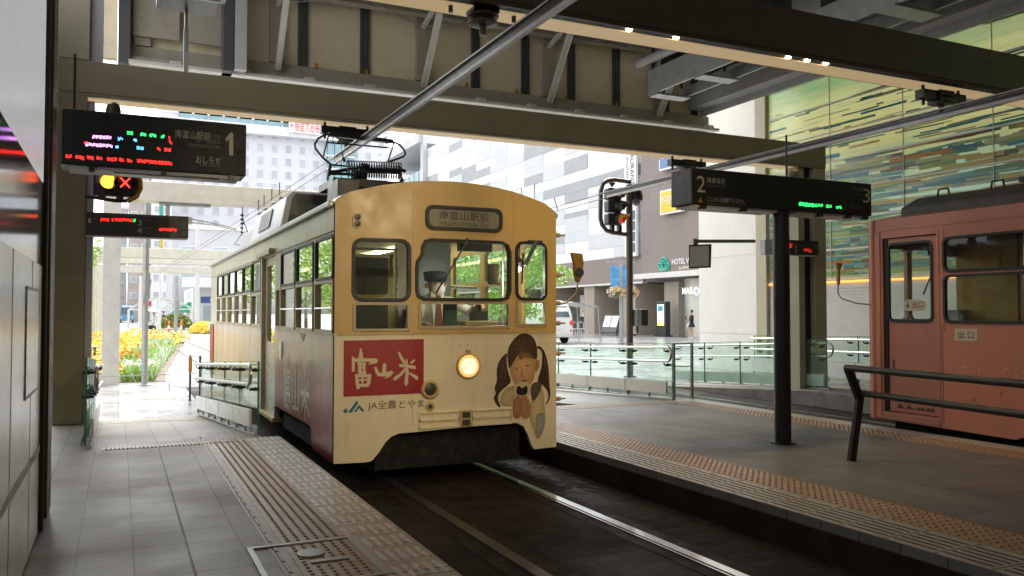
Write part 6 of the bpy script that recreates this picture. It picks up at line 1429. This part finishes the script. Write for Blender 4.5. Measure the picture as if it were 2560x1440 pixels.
# lamp post with banners and flower baskets
k = at(1553, 830, Y=36); x = k.x; t = thing('banner_post', 'grey lamp post with blue banners right behind the signal pole', 'lamp post', (x, 36, -.26)); top = at(1553, 655, Y=36).z
B().lathe([(.2, 0), (.2, .1), (.10, .12), (.085, top+.26)], (x, 36, -.26), n=12).build('post', M['grey'], t); b = B(); b.bar((x-.85, 36, top), (x+.85, 36, top), .08, .1); b.build('crossarm', M['grey'], t, 0)
M['banner'] = P('blue_banner', (.10, .32, .62), .7, 0, .5, 2.5, stretch=(.6, 1, 2.2))
for s in (-1, 1): B().box(x+s*.36-.26, x+s*.36+.26, 36-.01, 36.01, at(1553, 722, Y=36).z, top-.2).build('banner', M['banner'], t, 0)
for lb, s in (('hanging basket of orange and white flowers left of the lamp post', -1), ('hanging basket of orange flowers right of the lamp post', 1)):
    t = thing('flower_basket', lb, 'flower basket', (x+s*.42, 35.7, at(1553, 735, Y=36).z), 'hanging flower baskets'); c = Vector((x+s*.45, 35.8, at(1553, 733, Y=36).z)); r5 = random.Random(8+s)
    B().lathe([(.05, -.3), (.28, -.1), (.32, .05)], c, ZD, 12).build('basket', M['olive'], t); b = B()
    crown(b, c+ZD*.05, (.45, .45, .32), 420, .06, [(.8, .35, .03), (.75, .6, .1), (.75, .72, .72), (.45, .3, .55), (.2, .3, .05), (.8, .7, .7)], r5); b.build('flowers', M['petal'], t, 0)
# white van
g = at(1400, 842, Z=-.26); vx, vy = at(1412, 800, Y=38).x, 38.; t = thing('van', 'white rounded van half hidden behind the cream tram', 'van', (vx-.6, vy+2, -.26))
prof = [(.0, .12), (.02, .7), (-.02, 1.2), (.10, 1.7), (.32, 2.02), (.62, 2.12)]
b = B(); W = 1.75; x1 = vx+.5; secs = []
for z, ins, y0_ in ((.05, .06, .05), (.35, .0, .0), (.9, .0, .0), (1.25, .03, .03), (1.6, .12, .10), (1.85, .24, .24), (1.98, .45, .5)):
    secs.append([(x1-W+ins, vy+y0_, z), (x1-ins, vy+y0_, z), (x1-ins, vy+4.2-y0_*2, z), (x1-W+ins, vy+4.2-y0_*2, z)])
vs = [p for s_ in secs for p in s_]; fs = [(i*4+j, i*4+(j+1) % 4, i*4+4+(j+1) % 4, i*4+4+j) for i in range(len(secs)-1) for j in range(4)]+[(3, 2, 1, 0), tuple(range(len(vs)-4, len(vs)))]
b.add(vs, fs); b.build('body', M['white'], t, 60, .08, 3)
b = B(); b.prism([(x1-1.55, vy+.02, 1.12), (x1-.2, vy+.02, 1.12), (x1-.32, vy+.15, 1.68), (x1-1.45, vy+.15, 1.68)], (0, -.025, 0)); b.build('rear_window', M['dglass'], t, 0)
for dx in (-.10, -1.65): B().lathe([(.13, 0), (.11, .04)], (x1+dx, vy+.0, .82), (0, -1, 0), 14).build('tail_light', M['redsign'], t)
B().box(x1-1.7, x1-.05, vy-.06, vy+.1, .08, .32).build('bumper', M['offwhite'], t, 0, .03); B().box(x1-1.05, x1-.7, vy-.065, vy-.061, .5, .66).build('number_plate', M['white'], t, 0); b = B(); b.prism([(x1-.22, vy-.012, .36), (x1-.06, vy-.012, .36), (x1-.14, vy-.012, .5)], (0, .02, 0)); b.build('reflector', M['redsign'], t, 0)
for y in (vy+.8, vy+3.4):
    for xx in (x1-.2, x1-W): B().lathe([(.32, 0), (.32, .2)], (xx, y, .06), (1, 0, 0), 18).build('wheel', M['void'], t)
# awning beside it, chairs
t = thing('awning', 'flat grey awning on thin poles beside the white van', 'awning', (vx+2, vy, -.26)); p, q_ = at(1432, 757, Y=vy+1), at(1496, 768, Y=vy+1)
B().prism([p, q_, q_+Vector((0, 2.4, 0)), p+Vector((0, 2.4, .1))], (0, 0, .06)).build('canopy', M['galv'], t, 0)
for dy in (0, 2.3): b = B(); b.tube([q_+Vector((-.03, dy, 0)), q_+Vector((.12, dy, -q_.z-.26))], .025, 6); b.build('pole', M['galv'], t)
c0 = None
for i, (px, lb) in enumerate(((1441, 'white cafe chair beside the van, left one of the pair'), (1457, 'white cafe chair beside the van, right one of the pair'))):
    c = at(px, 815, Y=52)
    if c0 is None:
        c0 = t = thing('chair', lb, 'chair', (c.x, 52, -.26), 'white cafe chairs'); X0 = c.x
        B().box(X0-.22, X0+.22, 51.8, 52.2, .18, .22).build('seat', M['white'], t, 0); b = B(); b.tube([(X0-.2, 52.2, .2), (X0-.2, 52.25, .62), (X0, 52.25, .7), (X0+.2, 52.25, .62), (X0+.2, 52.2, .2)], .02, 6); b.build('backrest', M['white'], t)
        for dx in (-.19, .19):
            for dy in (-.17, .17): b = B(); b.tube([(X0+dx, 52+dy, .19), (X0+dx*1.15, 52+dy*1.15, -.26)], .016, 6); b.build('leg', M['white'], t)
    else: dup(c0, (c.x, 52, -.26), lb)
# ---------------------------------------------------------------- people
def skinned(nodes, edges, root, sub=2):
    "one continuous surface grown round a skeleton: nodes = {name: (x, y, z, radius[, radius2])}"
    ks = list(nodes); me = bpy.data.meshes.new('s'); me.from_pydata([nodes[k][:3] for k in ks], [(ks.index(a), ks.index(c)) for a, c in edges], [])
    ob = bpy.data.objects.new('s', me); COL.objects.link(ob); md = ob.modifiers.new('skin', 'SKIN'); md.use_smooth_shade = True
    for i, k in enumerate(ks):
        r = nodes[k][3:]; me.skin_vertices[0].data[i].radius = (r[0], r[1] if len(r) > 1 else r[0]); me.skin_vertices[0].data[i].use_root = k == root
    sb = ob.modifiers.new('sub', 'SUBSURF'); sb.levels = sub; sb.render_levels = sub
    dg = bpy.context.evaluated_depsgraph_get(); out = bpy.data.meshes.new_from_object(ob.evaluated_get(dg))
    vs = [v.co.copy() for v in out.vertices]; fs = [tuple(p.vertices) for p in out.polygons]
    bpy.data.objects.remove(ob); bpy.data.meshes.remove(me); bpy.data.meshes.remove(out); return vs, fs
def chain(*k): return [(k[i], k[i+1]) for i in range(len(k)-1)]
def hand(b, w, fwd, up, side, s=1.):
    "palm, four bent fingers and a thumb, from the wrist w"
    w, f, u, t = Vector(w), Vector(fwd).normalized(), Vector(up).normalized(), Vector(side).normalized()
    N = {'w': (*w, .024*s, .018*s), 'p': (*(w+f*.05*s), .034*s, .016*s), 'k': (*(w+f*.085*s), .036*s, .015*s)}
    vs, fs = skinned(N, chain('w', 'p', 'k'), 'w'); b.add(vs, fs)
    for i, L in enumerate((.062, .075, .070, .055)):
        o = w+f*.085*s+t*(.028-.019*i)*s
        p = [o, o+f*L*.45*s-u*.008*s, o+f*L*.75*s-u*.028*s, o+f*L*.8*s-u*.052*s]
        N = {str(j): (*q, (.0095-.001*j)*s) for j, q in enumerate(p)}; vs, fs = skinned(N, chain('0', '1', '2', '3'), '0', 1); b.add(vs, fs)
    o = w+f*.03*s+t*.028*s; p = [o, o+(t*.028+f*.025-u*.012)*s, o+(t*.032+f*.052-u*.03)*s]
    N = {str(j): (*q, (.011-.001*j)*s) for j, q in enumerate(p)}; vs, fs = skinned(N, chain('0', '1', '2'), '0', 1); b.add(vs, fs)
# the driver, seated, facing the camera end, seen through the windscreen
dv = thing('person', 'seated tram driver in white shirt, tie, dark cap and white face mask', 'person', (2.93, 8.1, .42))
x0, y0 = 2.93, 8.08
N = {'pel': (x0, y0+.06, .98, .16, .12), 'waist': (x0, y0+.05, 1.15, .15, .11), 'chest': (x0, y0+.03, 1.35, .18, .12), 'neck0': (x0, y0+.02, 1.475, .085), 'neck': (x0, y0, 1.52, .055), 'head0': (x0+.01, y0-.02, 1.565, .085, .09), 'head1': (x0+.01, y0-.02, 1.64, .092, .10), 'top': (x0+.01, y0-.01, 1.70, .06),
     'sl': (x0+.20, y0+.02, 1.44, .07), 'el': (x0+.36, y0-.14, 1.32, .05), 'wl': (x0+.30, y0-.42, 1.40, .030), 'sr': (x0-.20, y0+.02, 1.44, .07), 'er': (x0-.30, y0-.06, 1.14, .05), 'wr': (x0-.22, y0-.30, 1.22, .030),
     'hl': (x0+.10, y0-.03, .93, .095), 'kl': (x0+.14, y0-.40, .93, .075), 'fl': (x0+.14, y0-.42, .52, .05), 'tl': (x0+.14, y0-.56, .46, .045), 'hr': (x0-.10, y0-.03, .93, .095), 'kr': (x0-.14, y0-.40, .93, .075), 'fr': (x0-.14, y0-.42, .52, .05), 'tr': (x0-.14, y0-.56, .46, .045)}
E_ = chain('pel', 'waist', 'chest', 'neck0', 'neck', 'head0', 'head1', 'top')+chain('chest', 'sl', 'el', 'wl')+chain('chest', 'sr', 'er', 'wr')+chain('pel', 'hl', 'kl', 'fl', 'tl')+chain('pel', 'hr', 'kr', 'fr', 'tr')
vs, fs = skinned(N, E_, 'pel')
b = B()
for f in fs:
    c = sum((vs[i] for i in f), Vector())/len(f); b.f.append(f); b.c.append(None)
    b.m.append(0 if c.z > 1.52 or (Vector((x0+.30, y0-.42, 1.40))-c).length < .05 or (Vector((x0-.22, y0-.30, 1.22))-c).length < .05 else (1 if c.z > .98 or c.y < y0-.1 and c.z > 1.0 else 2))
b.v = [tuple(v) for v in vs]
b.k = 0; hand(b, (x0+.30, y0-.42, 1.40), (-.05, -1, .05), ZD, (-1, 0, 0), 1.05); hand(b, (x0-.22, y0-.30, 1.22), (.2, -1, -.1), ZD, (1, 0, 0), 1.05)
b.lathe([(.018, -.01), (.026, .0), (.012, .02)], (x0-.085, y0-.005, 1.60), (-1, 0, .1), 8); b.lathe([(.018, -.01), (.026, .0), (.012, .02)], (x0+.105, y0-.005, 1.60), (1, 0, .1), 8)
for s in (-1, 1):
    b.k = 3; b.sph((x0+.01+s*.034, y0-.108, 1.625), (.014, .006, .006), 8, 5)
b.build('body', [M['skin'], M['shirt'], M['navy'], M['hair']], dv, 60)
b = B(); b.lathe([(.112, -.02), (.118, .02), (.13, .06), (.125, .075), (.05, .09)], (x0+.01, y0-.005, 1.665), (0, -.08, 1), 20); b.prism([(x0-.09, y0-.10, 1.665), (x0+.01, y0-.185, 1.64), (x0+.11, y0-.10, 1.665)], (0, 0, .012)); b.build('cap', M['navy'], dv, 40)
b = B(); b.sph((x0+.012, y0-.085, 1.565), (.075, .045, .062), 14, 8); b.build('face_mask', M['white'], dv)
b = B(); b.prism([(x0-.022, y0-.13, 1.50), (x0+.025, y0-.13, 1.50), (x0+.02, y0-.135, 1.46), (x0+.045, y0-.14, 1.14), (x0, y0-.14, 1.09), (x0-.045, y0-.14, 1.14), (x0-.018, y0-.135, 1.46)], (0, .02, 0)); b.build('necktie', P('rust_tie', (.20, .06, .025), .7, 0, .1, 30), dv, 0)
b = B(); b.prism([(x0-.07, y0-.085, 1.545), (x0, y0-.12, 1.47), (x0-.07, y0-.10, 1.465)], (0, .02, 0)); b.prism([(x0+.07, y0-.085, 1.545), (x0, y0-.12, 1.47), (x0+.07, y0-.10, 1.465)], (0, .02, 0)); b.build('collar', M['shirt'], dv, 0)
def walker(label, o, top, legs, hairc, face, scale=1., arms='phone', skirt=False):
    "standing or walking figure; face = direction it looks (unit x, y)"
    o = Vector(o); f = Vector((face[0], face[1], 0)).normalized(); sd_ = Vector((f.y, -f.x, 0))
    t = thing('person', label, 'person', o); g = lambda a, c, z: o+(sd_*a+f*c)*scale+ZD*z*scale
    N = {}
    def n(k, a, c, z, r, r2=None): N[k] = (*g(a, c, z), r*scale, (r2 or r)*scale)
    n('pel', 0, 0, .88, .14, .10); n('waist', 0, 0, 1.02, .12, .09); n('chest', 0, .0, 1.22, .15, .10); n('neck', 0, .01, 1.42, .05); n('head0', 0, .03, 1.50, .075); n('head1', 0, .03, 1.58, .085); n('top', 0, .02, 1.64, .05)
    for s, k in ((1, 'l'), (-1, 'r')):
        n('s'+k, s*.17, 0, 1.34, .06); n('e'+k, s*.22, .02, 1.10, .045)
        if arms == 'phone': n('w'+k, s*.10, .26, 1.14, .03); n('h'+k, s*.06, .33, 1.17, .035, .02)
        else: n('w'+k, s*.14, .20, 1.10 if s > 0 else .86, .03); n('h'+k, s*.12, .24, 1.16 if s > 0 else .80, .035, .02)
        st = s*.14 if arms != 'phone' else s*.03
        n('p'+k, s*.09, 0, .84, .09); n('k'+k, s*.09, st*.5+.02, .47, .058); n('f'+k, s*.09, st, .08, .04); n('t'+k, s*.09, st+.14, .035, .038, .03)
    E2 = chain('pel', 'waist', 'chest', 'neck', 'head0', 'head1', 'top')
    for k in 'lr': E2 += chain('chest', 's'+k, 'e'+k, 'w'+k, 'h'+k)+chain('pel', 'p'+k, 'k'+k, 'f'+k, 't'+k)
    vs, fs = skinned(N, E2, 'pel'); b = B(); b.v = [tuple(v) for v in vs]
    for fc in fs:
        c = (sum((vs[i] for i in fc), Vector())/len(fc)-o)/scale; b.f.append(fc); b.c.append(None)
        hd = c.z > 1.40; hn = (c.dot(f) > .22 and .75 < c.z < 1.22)
        b.m.append(0 if hd or hn else (1 if c.z > .80 else (3 if c.z < .10 else 2)))
    b.build('body', [M['skin'], top, legs, M['white']], t, 60)
    b = B(); b.sph(g(0, -.005, 1.60), (.095*scale, .095*scale, .10*scale), 14, 9); b.build('hair', hairc, t)
    if skirt: b = B(); b.lathe([(.13*scale, .22*scale), (.17*scale, .1*scale), (.21*scale, 0)], g(0, 0, .70), ZD, 16); b.build('jacket_hem', top, t)
    return t, g
k = at(1729, 800, X=31.5)
t, g = walker('standing woman in a dark jacket and shorts, looking at her phone by the entrance', (31.5, k.y, -.26), M['blackcloth'], M['skin'], M['hair'], (-1, .25), 1.06, 'phone', True)
b = B(); b.box(-.04, .04, -.01, .01, -.07, .07); b.v = [tuple(Vector(v)+g(0, .36, 1.22)) for v in b.v]; b.build('phone', M['dark'], t, 0)
b = B(); c = g(.26, .05, .72); b.sph(c, (.13, .16, .22)); tag(b.build('shopping_bag', M['lgrey']), 'pale grey shopping bag hanging at the standing woman\'s side', 'bag')
k = at(385, 830, Y=62)
t, g = walker('walking woman in a pale coat and dark trousers under a dark umbrella', (k.x, 62, -.26), M['offwhite'], M['navy'], M['hair'], (-.9, -.4), 1.0, 'walk', True)
u = thing('umbrella', 'dark umbrella held by the walking woman in the pale coat', 'umbrella', g(.1, .2, 1.1))
b = B(); b.tube([g(.14, .24, 1.1), g(.05, .1, 1.95)], .012, 6); b.build('shaft', M['steel'], u)
b = B(); b.lathe([(.62, 0), (.58, .08), (.40, .19), (.2, .26), (.02, .29)], g(.05, .1, 1.62), (.12, 0, 1), 10); b.build('canopy', M['grey'], u, 20)
b = B(); c = g(-.2, .3, .62); b.box(c.x-.17, c.x+.17, c.y-.06, c.y+.06, c.z-.14, c.z+.14); b.tube([c+Vector((-.1, 0, .14)), c+Vector((0, 0, .3)), c+Vector((.1, 0, .14))], .012, 5); tag(b.build('handbag', M['blackcloth'], None, 0, .02), 'black handbag carried by the woman in the pale coat', 'bag')
k = at(409, 812, Y=105)
t, g = walker('distant person in dark blue under a small dark umbrella near the shelter', (k.x, 105, -.26), M['navy'], M['navy'], M['hair'], (0, -1), 1.0, 'phone')
u = thing('umbrella', 'small distant dark umbrella near the shelter', 'umbrella', g(0, .3, 1.2)); b = B(); b.lathe([(.6, 0), (.4, .18), (.02, .28)], g(0, .1, 1.66), ZD, 10); b.build('canopy', M['dark'], u, 20); b = B(); b.tube([g(0, .3, 1.15), g(0, .1, 1.9)], .012, 5); b.build('shaft', M['steel'], u)
